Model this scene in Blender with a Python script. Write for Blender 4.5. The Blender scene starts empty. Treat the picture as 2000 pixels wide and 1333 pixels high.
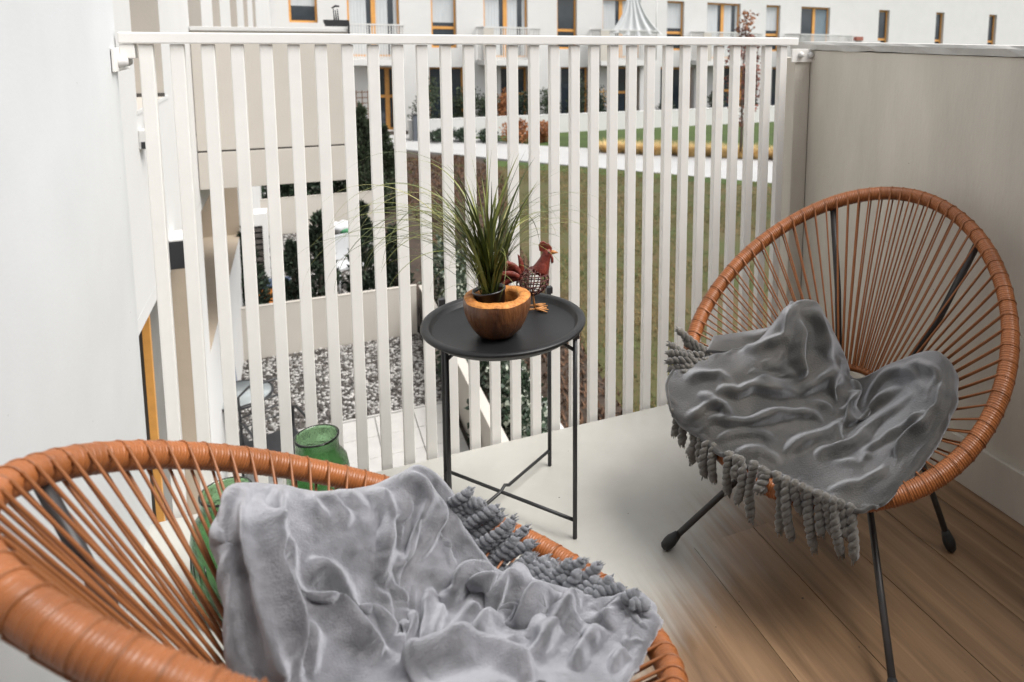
import bpy, bmesh, math, random
import numpy as np
from mathutils import Vector, Matrix
random.seed(7); rng = np.random.default_rng(7)
S = bpy.context.scene
COL = S.collection
R = math.radians

# ------------------------------------------------------------------ camera
cam_d = bpy.data.cameras.new('camera'); cam = bpy.data.objects.new('camera', cam_d); COL.objects.link(cam)
S.camera = cam
cam_d.sensor_width = 36; cam_d.lens = 25.305
cam_d.shift_x = -0.1114; cam_d.shift_y = -0.2103
cam_d.clip_start = 0.02; cam_d.clip_end = 400
_r, _d, _f = Vector((0.907999, -0.418866, 0.009462)), Vector((-0.043968, -0.117721, -0.992073)), Vector((0.416659, 0.900385, -0.125307))
cam.matrix_world = Matrix(((_r.x, -_d.x, -_f.x, 0.3078), (_r.y, -_d.y, -_f.y, -1.8960), (_r.z, -_d.z, -_f.z, 1.1542), (0, 0, 0, 1)))
cam_d.dof.use_dof = True; cam_d.dof.focus_distance = 1.75; cam_d.dof.aperture_fstop = 5.0

# ------------------------------------------------------------------ sky, sun, exposure
W = bpy.data.worlds.new("World"); S.world = W; W.use_nodes = True
nt = W.node_tree; nt.nodes.clear()
sky = nt.nodes.new('ShaderNodeTexSky'); sky.sky_type = 'NISHITA'; sky.sun_disc = False
SUN_EL, SUN_AZ = 56, 128          # elevation; azimuth measured from +Y towards +X
sky.sun_elevation = R(SUN_EL); sky.sun_rotation = R(SUN_AZ)
sky.air_density = 1.0; sky.dust_density = 3.0; sky.ozone_density = 1.0
hs = nt.nodes.new('ShaderNodeHueSaturation'); hs.inputs['Saturation'].default_value = 0.22
bg = nt.nodes.new('ShaderNodeBackground'); bg.inputs['Strength'].default_value = 0.115
ow = nt.nodes.new('ShaderNodeOutputWorld')
nt.links.new(sky.outputs[0], hs.inputs['Color']); nt.links.new(hs.outputs[0], bg.inputs[0]); nt.links.new(bg.outputs[0], ow.inputs[0])
sl = bpy.data.lights.new('sun', 'SUN'); sl.energy = 1.55; sl.angle = R(36); sl.color = (1.0, 0.965, 0.92)
so = bpy.data.objects.new('sun', sl); COL.objects.link(so)
sd = Vector((math.sin(R(SUN_AZ)) * math.cos(R(SUN_EL)), math.cos(R(SUN_AZ)) * math.cos(R(SUN_EL)), math.sin(R(SUN_EL))))
so.rotation_euler = sd.to_track_quat('Z', 'Y').to_euler()
S.view_settings.view_transform = 'Standard'; S.view_settings.look = 'None'
S.view_settings.gamma = 1; S.view_settings.use_curve_mapping = False
S.view_settings.exposure = 1.18
S.render.engine = 'CYCLES'
S.cycles.use_denoising = True
try: S.cycles.denoiser = 'OPENIMAGEDENOISE'
except Exception: pass
S.cycles.max_bounces = 8; S.cycles.diffuse_bounces = 5; S.cycles.transparent_max_bounces = 16; S.cycles.transmission_bounces = 8
S.cycles.caustics_reflective = False; S.cycles.caustics_refractive = False

# ------------------------------------------------------------------ helpers
def obj(name, mesh, parent=None):
    o = bpy.data.objects.new(name, mesh); COL.objects.link(o)
    if parent: o.parent = parent
    return o
def tag(o, label=None, cat=None, group=None, kind=None):
    if label: o['label'] = label
    if cat: o['category'] = cat
    if group: o['group'] = group
    if kind: o['kind'] = kind
    return o
def thing(name, label, cat, loc=(0, 0, 0), group=None, rz=0):
    o = bpy.data.objects.new(name, None); COL.objects.link(o); o.location = loc; o.rotation_euler = (0, 0, rz)
    o.empty_display_size = .05
    return tag(o, label, cat, group)
def copy_tree(o, parent=None):
    c = o.copy(); COL.objects.link(c)
    if parent: c.parent = parent
    for ch in list(o.children): copy_tree(ch, c)
    return c
class MB:
    """collects shapes, becomes one mesh object"""
    def __init__(s): s.v = []; s.f = []; s.sm = []
    def add(s, vs, fs, smooth=False):
        b = len(s.v); s.v += [tuple(map(float, p)) for p in vs]; s.f += [tuple(b + i for i in f) for f in fs]; s.sm += [smooth] * len(fs); return s
    def box(s, x0, x1, y0, y1, z0, z1, bev=0.0):
        if bev <= 0:
            return s.add([(x, y, z) for x in (x0, x1) for y in (y0, y1) for z in (z0, z1)],
                         [(0, 1, 3, 2), (4, 6, 7, 5), (0, 4, 5, 1), (2, 3, 7, 6), (0, 2, 6, 4), (1, 5, 7, 3)])
        bm = bmesh.new(); bmesh.ops.create_cube(bm, size=1)
        for v in bm.verts: v.co = Vector(((x0 + x1) / 2 + v.co.x * (x1 - x0), (y0 + y1) / 2 + v.co.y * (y1 - y0), (z0 + z1) / 2 + v.co.z * (z1 - z0)))
        bmesh.ops.bevel(bm, geom=bm.edges[:], offset=bev, segments=2, affect='EDGES', profile=.6)
        return s.addbm(bm)
    def addbm(s, bm, smooth=False):
        bm.verts.index_update(); s.add([v.co for v in bm.verts], [[v.index for v in f.verts] for f in bm.faces], smooth); bm.free(); return s
    def tube(s, pts, r, n=8, cap=True, smooth=True, closed=False):
        pts = [Vector(p) for p in pts]; m = len(pts); rs = r if hasattr(r, '__len__') else [r] * m
        vs, fs = [], []; up = None
        for i, p in enumerate(pts):
            if closed: t = pts[(i + 1) % m] - pts[i - 1]
            else: t = pts[min(i + 1, m - 1)] - pts[max(i - 1, 0)]
            t.normalize()
            if up is None: up = t.orthogonal()
            up = (up - t * up.dot(t)); up.normalize() if up.length > 1e-9 else None
            q = t.cross(up)
            for k in range(n):
                a = 2 * math.pi * k / n; vs.append(p + (up * math.cos(a) + q * math.sin(a)) * rs[i])
        for i in range(m if closed else m - 1):
            j = (i + 1) % m
            for k in range(n): fs.append((i * n + k, i * n + (k + 1) % n, j * n + (k + 1) % n, j * n + k))
        if cap and not closed: fs += [tuple(range(n - 1, -1, -1)), tuple((m - 1) * n + k for k in range(n))]
        return s.add(vs, fs, smooth)
    def lathe(s, prof, n=32, c=(0, 0, 0), smooth=True, closed=False, wob=None):
        m = len(prof); vs, fs = [], []
        for i, (r, z) in enumerate(prof):
            for k in range(n):
                a = 2 * math.pi * k / n; w = wob(i, a) if wob else 1
                vs.append((c[0] + r * w * math.cos(a), c[1] + r * w * math.sin(a), c[2] + z))
        for i in range(m if closed else m - 1):
            j = (i + 1) % m
            for k in range(n): fs.append((i * n + k, i * n + (k + 1) % n, j * n + (k + 1) % n, j * n + k))
        return s.add(vs, fs, smooth)
    def ball(s, c, r, sub=2, sc=(1, 1, 1)):
        bm = bmesh.new(); bmesh.ops.create_icosphere(bm, subdivisions=sub, radius=r)
        for v in bm.verts: v.co = Vector((c[0] + v.co.x * sc[0], c[1] + v.co.y * sc[1], c[2] + v.co.z * sc[2]))
        return s.addbm(bm, True)
    def prism(s, poly, axis, a, b):
        """polygon (2D) extruded along axis from a to b"""
        n = len(poly)
        def P(p, t): return {0: (t, p[0], p[1]), 1: (p[0], t, p[1]), 2: (p[0], p[1], t)}[axis]
        vs = [P(p, a) for p in poly] + [P(p, b) for p in poly]
        return s.add(vs, [tuple(range(n - 1, -1, -1)), tuple(range(n, 2 * n))] + [(i, (i + 1) % n, n + (i + 1) % n, n + i) for i in range(n)])
    def mesh(s, name, m):
        me = bpy.data.meshes.new(name); me.from_pydata(s.v, [], s.f); me.update()
        if any(s.sm): me.polygons.foreach_set('use_smooth', s.sm)
        if m: me.materials.append(m)
        bm = bmesh.new(); bm.from_mesh(me); bmesh.ops.recalc_face_normals(bm, faces=bm.faces); bm.to_mesh(me); bm.free()
        return me
    def build(s, name, m, parent=None): return obj(name, s.mesh(name, m), parent)

def nmesh(name, V, F, m, smooth=False, parent=None):
    """fast numpy mesh: V (n,3), F (k,3|4)"""
    me = bpy.data.meshes.new(name); V = np.asarray(V, np.float32); F = np.asarray(F, np.int32)
    me.vertices.add(len(V)); me.vertices.foreach_set('co', V.ravel())
    k = F.shape[1]; me.loops.add(F.size); me.loops.foreach_set('vertex_index', F.ravel())
    me.polygons.add(len(F)); me.polygons.foreach_set('loop_start', np.arange(0, F.size, k, dtype=np.int32))
    me.polygons.foreach_set('loop_total', np.full(len(F), k, np.int32))
    if smooth: me.polygons.foreach_set('use_smooth', np.ones(len(F), bool))
    me.update(calc_edges=True); me.validate()
    if m: me.materials.append(m)
    return obj(name, me, parent)

# ------------------------------------------------------------------ materials
def mat(name, col, rough=.6, var=0.0, vscale=6.0, bump=0.0, bscale=60.0, metal=0.0, sheen=0.0, coat=0.0, col2=None, spec=.5, detail=6.0, stretch=None, world=False, trans=0.0, ior=1.45):
    m = bpy.data.materials.new(name); m.use_nodes = True; t = m.node_tree; b = t.nodes['Principled BSDF']
    b.inputs['Roughness'].default_value = rough; b.inputs['Metallic'].default_value = metal
    b.inputs['Specular IOR Level'].default_value = spec
    if sheen: b.inputs['Sheen Weight'].default_value = sheen; b.inputs['Sheen Roughness'].default_value = .4
    if coat: b.inputs['Coat Weight'].default_value = coat; b.inputs['Coat Roughness'].default_value = .15
    if trans: b.inputs['Transmission Weight'].default_value = trans; b.inputs['IOR'].default_value = ior
    c = (*col, 1)
    tc = t.nodes.new('ShaderNodeNewGeometry') if world else t.nodes.new('ShaderNodeTexCoord')
    co = tc.outputs['Position'] if world else tc.outputs['Object']
    if stretch:
        mp = t.nodes.new('ShaderNodeMapping'); mp.inputs['Scale'].default_value = stretch; t.links.new(co, mp.inputs[0]); co = mp.outputs[0]
    m['co'] = 1
    if var or col2:
        n = t.nodes.new('ShaderNodeTexNoise'); n.inputs['Scale'].default_value = vscale; n.inputs['Detail'].default_value = detail; n.inputs['Roughness'].default_value = .62
        t.links.new(co, n.inputs['Vector'])
        rp = t.nodes.new('ShaderNodeValToRGB'); rp.color_ramp.elements[0].position = .32; rp.color_ramp.elements[1].position = .68
        c2 = (*col2, 1) if col2 else tuple(min(1, x * (1 + var)) for x in col) + (1,)
        c1 = c if col2 else tuple(x * (1 - var) for x in col) + (1,)
        rp.color_ramp.elements[0].color = c1; rp.color_ramp.elements[1].color = c2
        t.links.new(n.outputs[0], rp.inputs[0]); t.links.new(rp.outputs[0], b.inputs['Base Color'])
    else: b.inputs['Base Color'].default_value = c
    if bump:
        n2 = t.nodes.new('ShaderNodeTexNoise'); n2.inputs['Scale'].default_value = bscale; n2.inputs['Detail'].default_value = 5
        t.links.new(co, n2.inputs['Vector'])
        bp = t.nodes.new('ShaderNodeBump'); bp.inputs['Strength'].default_value = bump; bp.inputs['Distance'].default_value = .01
        t.links.new(n2.outputs[0], bp.inputs['Height']); t.links.new(bp.outputs[0], b.inputs['Normal'])
    return m
def nodes(m): return m.node_tree, m.node_tree.nodes['Principled BSDF']
def specks(m, scale, thr, col, amount=1.0):
    """small dark flecks (dirt, pits) over a base colour"""
    t, b = nodes(m)
    g = t.nodes.new('ShaderNodeNewGeometry'); v = t.nodes.new('ShaderNodeTexVoronoi'); v.inputs['Scale'].default_value = scale
    t.links.new(g.outputs['Position'], v.inputs['Vector'])
    n = t.nodes.new('ShaderNodeTexNoise'); n.inputs['Scale'].default_value = scale * .18; n.inputs['Detail'].default_value = 3; t.links.new(g.outputs['Position'], n.inputs['Vector'])
    a = t.nodes.new('ShaderNodeMath'); a.operation = 'MULTIPLY'; t.links.new(n.outputs[0], a.inputs[0]); a.inputs[1].default_value = thr * 2
    lt = t.nodes.new('ShaderNodeMath'); lt.operation = 'LESS_THAN'; t.links.new(v.outputs['Distance'], lt.inputs[0]); t.links.new(a.outputs[0], lt.inputs[1])
    th = t.nodes.new('ShaderNodeMath'); th.operation = 'GREATER_THAN'; t.links.new(v.outputs['Color'], th.inputs[0]); th.inputs[1].default_value = .62
    mu = t.nodes.new('ShaderNodeMath'); mu.operation = 'MULTIPLY'; t.links.new(lt.outputs[0], mu.inputs[0]); t.links.new(th.outputs[0], mu.inputs[1])
    m2 = t.nodes.new('ShaderNodeMath'); m2.operation = 'MULTIPLY'; t.links.new(mu.outputs[0], m2.inputs[0]); m2.inputs[1].default_value = amount
    mx = t.nodes.new('ShaderNodeMix'); mx.data_type = 'RGBA'
    src = b.inputs['Base Color'].links[0].from_socket if b.inputs['Base Color'].links else None
    if src: t.links.new(src, mx.inputs['A'])
    else: mx.inputs['A'].default_value = b.inputs['Base Color'].default_value
    mx.inputs['B'].default_value = (*col, 1); t.links.new(m2.outputs[0], mx.inputs['Factor']); t.links.new(mx.outputs['Result'], b.inputs['Base Color'])
    return m

M = {}
M['plaster'] = specks(mat('white_plaster', (.60, .615, .62), .75, .05, 2.2, .035, 120, world=True), 22, .035, (.33, .31, .29), .8)
M['facade'] = mat('facade_render', (.60, .595, .58), .85, .03, 1.2, .1, 60, world=True)
M['beige'] = mat('beige_render', (.50, .465, .415), .85, .05, 1.3, .08, 80, world=True)
M['tan'] = mat('tan_render', (.42, .35, .27), .85, .06, 2.0, .1, 60, world=True)
M['concrete'] = specks(mat('grey_concrete', (.62, .58, .51), .60, .13, 2.6, .10, 90, world=True, stretch=(1, 1.6, .35)), 17, .03, (.10, .095, .09), .8)
M['coping'] = specks(mat('worn_white_coping', (.50, .49, .465), .7, .10, 9, .3, 50, world=True), 45, .12, (.22, .20, .18), .8)
M['rail'] = specks(mat('white_powder_coat', (.79, .775, .745), .42, .025, 9, .02, 200), 30, .016, (.3, .27, .24), .9)
M['bar'] = specks(mat('white_bar_coat', (.79, .775, .745), .42, .03, 9, .02, 200, world=True), 30, .016, (.3, .27, .24), .9)
def weld_dirt(m):
    t, b = nodes(m); g = t.nodes.new('ShaderNodeNewGeometry'); sp = t.nodes.new('ShaderNodeSeparateXYZ'); t.links.new(g.outputs['Position'], sp.inputs[0])
    mr = t.nodes.new('ShaderNodeMapRange'); mr.inputs['From Min'].default_value = 1.085; mr.inputs['From Max'].default_value = 1.124; t.links.new(sp.outputs[2], mr.inputs['Value'])
    n = t.nodes.new('ShaderNodeTexNoise'); n.inputs['Scale'].default_value = 70; t.links.new(g.outputs['Position'], n.inputs['Vector'])
    p = t.nodes.new('ShaderNodeMath'); p.operation = 'POWER'; t.links.new(mr.outputs[0], p.inputs[0]); p.inputs[1].default_value = 3
    k = t.nodes.new('ShaderNodeMath'); k.operation = 'MULTIPLY'; t.links.new(p.outputs[0], k.inputs[0]); t.links.new(n.outputs[0], k.inputs[1])
    mx = t.nodes.new('ShaderNodeMix'); mx.data_type = 'RGBA'; t.links.new(b.inputs['Base Color'].links[0].from_socket, mx.inputs['A']); mx.inputs['B'].default_value = (.22, .17, .12, 1)
    t.links.new(k.outputs[0], mx.inputs['Factor']); t.links.new(mx.outputs['Result'], b.inputs['Base Color'])
weld_dirt(M['bar'])
M['bolt'] = mat('painted_bolt', (.62, .61, .59), .4, .06, 30)
M['dark_gap'] = mat('sealant_dark', (.07, .065, .06), .8)
M['orange'] = mat('orange_wood_frame', (.62, .30, .075), .5, .12, 8)
M['pane'] = mat('window_glass', (.035, .045, .055), .06, .3, .7, spec=.8, world=True)
M['curtain'] = mat('curtain_cloth', (.50, .52, .53), .9, .12, 5, stretch=(9, 9, .3))
M['blind'] = mat('grey_blind', (.20, .26, .30), .7, .1, 5)
M['dark'] = mat('black_metal', (.022, .022, .024), .42, .15, 20, .03, 150)
M['tray'] = specks(mat('black_tray_paint', (.013, .0135, .0145), .40, .3, 7, .02, 90, spec=.35), 40, .03, (.12, .12, .12), .5)
M['tile'] = mat('pale_paving', (.43, .42, .40), .8, .07, 5, .1, 60, world=True)
M['path'] = mat('path_concrete', (.38, .38, .375), .85, .05, .8, .1, 20, world=True)
M['soil'] = mat('dark_soil', (.040, .030, .023), .95, .4, 8, .5, 30, world=True)
M['gravel_bed'] = mat('gravel_bed', (.07, .062, .055), .9, .4, 30, .5, 60, world=True)
M['stone'] = mat('pebble_light', (.36, .35, .335), .8, .35, 5, .1, 80, world=True)
M['stone2'] = mat('pebble_dark', (.075, .066, .060), .8, .45, 6, .1, 80, world=True)
M['lawn'] = mat('winter_lawn', (.085, .058, .022), .95, .2, .9, .6, 20, col2=(.048, .062, .014), world=True, detail=9)
M['lawn_green'] = mat('green_lawn', (.040, .066, .010), .95, .3, .9, .6, 20, world=True)
M['blade_dry'] = mat('dry_grass_blade', (.17, .115, .042), .8, .35, 2.2, world=True)
M['blade_green'] = mat('green_grass_blade', (.060, .088, .016), .7, .4, 1.6, world=True)
M['mulch'] = mat('red_brown_mulch', (.045, .030, .020), .95, .45, 4, .6, 25, world=True)
M['mulch2'] = mat('red_leaf_litter', (.095, .050, .027), .9, .5, 9, world=True)
M['conifer'] = mat('conifer_green', (.026, .042, .024), .85, .5, 7, world=True)
M['conifer2'] = mat('yew_green', (.045, .062, .032), .85, .5, 5, world=True)
M['leafdark'] = mat('dark_glossy_leaf', (.030, .050, .028), .4, .5, 6, world=True)
M['leafpale'] = mat('pale_variegated_leaf', (.40, .43, .35), .6, .25, 6, world=True)
M['redleaf'] = mat('rust_red_leaf', (.20, .075, .05), .7, .45, 6, world=True)
M['rust'] = mat('rust_brown_leaf', (.30, .12, .045), .8, .4, 5, world=True)
M['straw'] = mat('straw_blade', (.58, .41, .18), .8, .3, 3, world=True)
M['bark'] = mat('bark', (.10, .08, .065), .9, .3, 20, .5, 60)
M['cord'] = mat('orange_brown_cord', (.27, .098, .032), .42, .25, 24, .04, 300)
M['cordwrap'] = mat('orange_brown_wrap', (.32, .108, .032), .36, .22, 12, .03, 400)
M['steel'] = mat('dark_bronze_steel', (.035, .031, .03), .45, .15, 20)
M['rubber'] = mat('black_rubber', (.018, .018, .018), .6)

def fleece(name, c, c2, k=1.0):
    """short pile: dark where one looks straight into it, bright where it is seen along the fibres"""
    m = mat(name, c, .54, .1, 20, .26, 330, col2=c2, spec=.30)
    t, b = nodes(m); v = t.nodes.new('ShaderNodeBsdfSheen'); v.distribution = 'ASHIKHMIN'; v.inputs['Roughness'].default_value = .5
    v.inputs['Color'].default_value = (SHEEN[0] * k, SHEEN[1] * k, SHEEN[2] * k, 1)
    a = t.nodes.new('ShaderNodeAddShader'); t.links.new(b.outputs[0], a.inputs[0]); t.links.new(v.outputs[0], a.inputs[1])
    bp = b.inputs['Normal'].links[0].from_node; n = t.nodes.new('ShaderNodeTexNoise'); n.inputs['Scale'].default_value = 75; n.inputs['Detail'].default_value = 3
    tc = [q for q in t.nodes if q.type == 'TEX_COORD'][0]; t.links.new(tc.outputs['Object'], n.inputs['Vector'])
    b2 = t.nodes.new('ShaderNodeBump'); b2.inputs['Strength'].default_value = .07; b2.inputs['Distance'].default_value = .006; t.links.new(n.outputs[0], b2.inputs['Height']); t.links.new(b2.outputs[0], bp.inputs['Normal'])
    t.links.new(bp.outputs[0], v.inputs['Normal'])
    t.links.new(a.outputs[0], t.nodes['Material Output'].inputs[0]); return m
SHEEN = (.42, .43, .46)
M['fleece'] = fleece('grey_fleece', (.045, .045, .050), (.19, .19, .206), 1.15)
M['fleece_shaded'] = fleece('shaded_grey_fleece', (.014, .0135, .0125), (.060, .056, .050), .95)  # copy of the grey fleece with the far chair's shade put into its colour
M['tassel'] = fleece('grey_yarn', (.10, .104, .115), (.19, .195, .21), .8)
M['tassel_shaded'] = fleece('shaded_grey_yarn', (.06, .054, .046), (.13, .117, .098), .7)  # copy of the grey yarn, darkened for the same shade

# pale concrete with the indoor wood floor's reflection painted in, fading towards the railing
def floor_mat(name, wood):  # wood: boards that show the reflected indoor floor
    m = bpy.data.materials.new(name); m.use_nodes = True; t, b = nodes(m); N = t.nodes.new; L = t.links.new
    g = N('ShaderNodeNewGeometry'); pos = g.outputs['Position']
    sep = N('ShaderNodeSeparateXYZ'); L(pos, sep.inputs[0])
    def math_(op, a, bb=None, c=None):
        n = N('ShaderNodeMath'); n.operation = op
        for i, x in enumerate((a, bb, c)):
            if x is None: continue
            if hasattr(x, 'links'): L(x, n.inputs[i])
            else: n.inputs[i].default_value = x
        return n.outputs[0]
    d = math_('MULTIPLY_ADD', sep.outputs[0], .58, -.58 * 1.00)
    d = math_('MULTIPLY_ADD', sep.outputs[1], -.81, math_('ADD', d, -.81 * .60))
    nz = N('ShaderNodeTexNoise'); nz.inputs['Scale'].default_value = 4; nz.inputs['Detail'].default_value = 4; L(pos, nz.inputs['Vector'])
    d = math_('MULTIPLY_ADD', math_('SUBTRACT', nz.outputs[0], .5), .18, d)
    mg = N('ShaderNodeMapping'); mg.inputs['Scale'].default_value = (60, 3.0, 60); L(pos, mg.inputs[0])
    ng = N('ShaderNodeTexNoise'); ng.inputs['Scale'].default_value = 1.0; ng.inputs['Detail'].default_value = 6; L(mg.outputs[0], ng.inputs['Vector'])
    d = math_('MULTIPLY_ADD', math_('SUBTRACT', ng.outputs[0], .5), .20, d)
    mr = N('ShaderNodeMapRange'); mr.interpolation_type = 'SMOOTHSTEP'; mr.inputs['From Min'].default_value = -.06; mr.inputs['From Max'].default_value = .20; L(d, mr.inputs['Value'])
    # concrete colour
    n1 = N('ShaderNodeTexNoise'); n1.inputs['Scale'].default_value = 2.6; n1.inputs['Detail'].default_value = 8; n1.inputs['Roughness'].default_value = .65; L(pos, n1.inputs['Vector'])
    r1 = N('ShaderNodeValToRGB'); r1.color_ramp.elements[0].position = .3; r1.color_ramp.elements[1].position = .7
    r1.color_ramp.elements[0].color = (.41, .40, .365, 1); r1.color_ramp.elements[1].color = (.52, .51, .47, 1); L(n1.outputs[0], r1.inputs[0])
    # colour of the reflected wood: grain stretched along Y
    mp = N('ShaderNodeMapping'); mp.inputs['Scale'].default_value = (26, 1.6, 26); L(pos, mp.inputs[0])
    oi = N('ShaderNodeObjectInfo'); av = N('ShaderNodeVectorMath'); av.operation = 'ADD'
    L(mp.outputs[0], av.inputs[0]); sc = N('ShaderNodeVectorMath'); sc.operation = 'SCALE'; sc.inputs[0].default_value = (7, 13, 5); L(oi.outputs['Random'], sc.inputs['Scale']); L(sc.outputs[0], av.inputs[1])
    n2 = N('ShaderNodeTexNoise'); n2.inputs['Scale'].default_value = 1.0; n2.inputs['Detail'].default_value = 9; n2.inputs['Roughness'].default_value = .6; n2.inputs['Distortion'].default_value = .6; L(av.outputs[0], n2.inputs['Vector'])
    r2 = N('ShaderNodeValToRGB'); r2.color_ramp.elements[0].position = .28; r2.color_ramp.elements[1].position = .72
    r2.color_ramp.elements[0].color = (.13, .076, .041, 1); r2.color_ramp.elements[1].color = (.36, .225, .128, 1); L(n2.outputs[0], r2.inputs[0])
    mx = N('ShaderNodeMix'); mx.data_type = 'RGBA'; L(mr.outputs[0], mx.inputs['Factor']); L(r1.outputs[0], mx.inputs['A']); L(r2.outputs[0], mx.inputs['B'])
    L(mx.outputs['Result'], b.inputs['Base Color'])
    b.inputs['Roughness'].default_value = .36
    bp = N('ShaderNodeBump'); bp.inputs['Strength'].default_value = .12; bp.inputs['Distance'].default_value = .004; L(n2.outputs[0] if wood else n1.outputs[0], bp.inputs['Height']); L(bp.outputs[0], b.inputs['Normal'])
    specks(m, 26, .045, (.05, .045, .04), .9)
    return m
M['floor'] = floor_mat('floor_painted_reflection', False); M['reflected_plank'] = floor_mat('plank_painted_reflection', True)

# ------------------------------------------------------------------ balcony: floor, walls, ceiling
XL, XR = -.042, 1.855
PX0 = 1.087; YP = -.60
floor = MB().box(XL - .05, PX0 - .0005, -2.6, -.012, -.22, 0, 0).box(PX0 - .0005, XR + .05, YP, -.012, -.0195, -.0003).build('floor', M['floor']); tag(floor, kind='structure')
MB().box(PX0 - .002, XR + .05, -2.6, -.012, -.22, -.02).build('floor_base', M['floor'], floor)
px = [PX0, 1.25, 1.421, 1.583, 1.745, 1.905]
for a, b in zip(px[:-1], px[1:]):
    MB().box(a + .0011, b - .0011, -2.6, YP - .00005, -.018, random.uniform(-.0004, -.0002)).build('reflected_plank', M['reflected_plank'], floor)  # boards stand in for the indoor floor mirrored in the glass

lw = thing('white_wall', 'smooth white rendered side wall filling the left edge, behind the near chair', 'wall', (XL, 0, 0))
MB().box(-.34, 0, -2.6, .022, -.22, 2.6, .012).build('wall_panel', M['plaster'], lw)
rw = thing('parapet_wall', 'grey concrete parapet with worn white coping beside the far chair', 'wall', (XR, 0, 0))
MB().box(0, .16, -2.6, .10, -.3, 1.110, .004).build('wall_panel', M['concrete'], rw)
MB().box(-.064, -.004, .004, .10, -.3, 1.085, .003).build('end_post', M['concrete'], rw)
cp = MB()
ys = np.linspace(-2.6, .11, 60)
vs, fs = [], []
for i, y in enumerate(ys):
    j = lambda s: rng.normal(0, s)
    vs += [(-.006 + j(.0018), y, 1.1115 + j(.0012)), (-.006 + j(.0018), y, 1.129 + j(.001)), (-.001, y, 1.137), (.17, y, 1.137), (.17, y, 1.1115)]
for i in range(len(ys) - 1):
    for k in range(5): fs.append((i * 5 + k, i * 5 + (k + 1) % 5, (i + 1) * 5 + (k + 1) % 5, (i + 1) * 5 + k))
fs += [(0, 1, 2, 3, 4), tuple(len(vs) - 5 + k for k in range(5))]
cp.add(vs, fs).build('coping', M['coping'], rw)
MB().box(-.014, 0.0, -2.6, .0, 0, .124, .003).build('skirting', M['concrete'], rw)

bw = thing('added_rear_wall', 'unseen house wall with a dark glass door, added behind the balcony to block sky light', 'wall', (0, -2.6, 0))  # out of view, added to keep sky light from coming in behind
MB().box(-.4, 0.0, -.2, -.01, -.2, 3.0).box(1.75, 4.2, -.2, -.01, -.2, 3.0).box(0, 1.75, -.2, -.01, 2.3, 3.0).build('wall_panel', M['plaster'], bw)  # panels of the added unseen wall
MB().box(0, 1.75, -.14, -.10, 0, 2.3).build('pane', M['pane'], bw)  # door glass of the added unseen wall
MB().box(0, .07, -.10, -.03, 0, 2.3).box(1.68, 1.75, -.10, -.03, 0, 2.3).box(.07, 1.68, -.10, -.03, 2.22, 2.3).build('frame', M['orange'], bw)  # door frame of the added unseen wall

# ------------------------------------------------------------------ railing
SP = .0596146
rl = thing('balcony_railing', 'white metal railing of upright bars along the balcony edge', 'railing', (0, 0, 0))
MB().box(-.036, 1.795, -.004, .040, 1.125, 1.150, .003).build('top_rail', M['rail'], rl)
bar = MB().box(0, .0275, 0, .0215, -.30, 1.1235, .0022).mesh('baluster', M['bar'])
for i in range(30):
    o = obj('baluster', bar, rl); o.location = (i * SP + random.uniform(-.0006, .0006), .001, 0)
MB().box(-.03, 1.79, .004, .020, -.33, -.302, .002).build('bottom_rail', M['rail'], rl)
brk = MB().box(0, .006, -.053, .10, 1.065, 1.116, .002).box(.006, .034, .0, .036, 1.092, 1.124, .002)
b1 = brk.build('bracket', M['rail'], rl); b1.location = (XL + .0015, 0, 0)
for y in (-.012, .036):
    bb = MB().lathe([(.0001, .017), (.007, .0165), (.011, .012), (.012, .004), (.014, .002), (.014, 0), (.0001, 0)], 14).build('bolt', M['bolt'], b1)
    bb.rotation_euler = (0, R(90), 0); bb.location = (.006, y, 1.086)
b2 = MB().box(1.772, 1.874, -.0025, .003, 1.071, 1.114, .001).build('bracket', M['rail'], rl)
for x in (1.806, 1.846):
    bb = MB().lathe([(.0001, .011), (.006, .0105), (.0095, .007), (.0105, .001), (.0115, 0), (.0001, 0)], 14).build('bolt', M['bolt'], b2)
    bb.rotation_euler = (R(90), 0, 0); bb.location = (x, -.0025, 1.094)

# ------------------------------------------------------------------ lounge chairs
SH = (0.3424, 0.4099, -0.1171, -0.0033, 0.0019)
POSE_R = (1.439, -0.6643, 0.5, 3.4819, 0.6483, -0.0699)
POSE_L = (0.3719, -1.0519, 0.5139, 0.3787, 0.5648, -0.0292)
U0, D0, RW, RU = -.075, .215, .10, .08
RIM = .0165
def frame(p):
    cx, cy, cz, az, ti, ro = p
    f = np.array([math.cos(az), math.sin(az), 0]); w = np.array([-math.sin(az), math.cos(az), 0])
    ub = -f * math.cos(ti) + np.array([0, 0, 1]) * math.sin(ti); n = f * math.sin(ti) + np.array([0, 0, 1]) * math.cos(ti)
    w, n = w * math.cos(ro) + n * math.sin(ro), n * math.cos(ro) - w * math.sin(ro)
    return np.array([cx, cy, cz]), w, ub, n
def rim_pt(p, t):
    c, w, ub, n = frame(p); a, b, eg, n2, n3 = SH
    return c + a * math.cos(t) * (1 + eg * math.sin(t)) * w + b * math.sin(t) * ub + (n2 * math.cos(2 * t) + n3 * math.sin(3 * t)) * n
def seat_pt(p, t, k=1.0):
    c, w, ub, n = frame(p)
    return c + (U0 + k * RU * math.sin(t)) * ub - D0 * n + k * RW * math.cos(t) * w
unit = MB().tube([(0, 0, 0), (0, 0, .25), (0, 0, .5), (0, 0, .75), (0, 0, 1)], [1, 1, 1, 1, 1], 7).mesh('cord', M['cord'])
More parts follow.
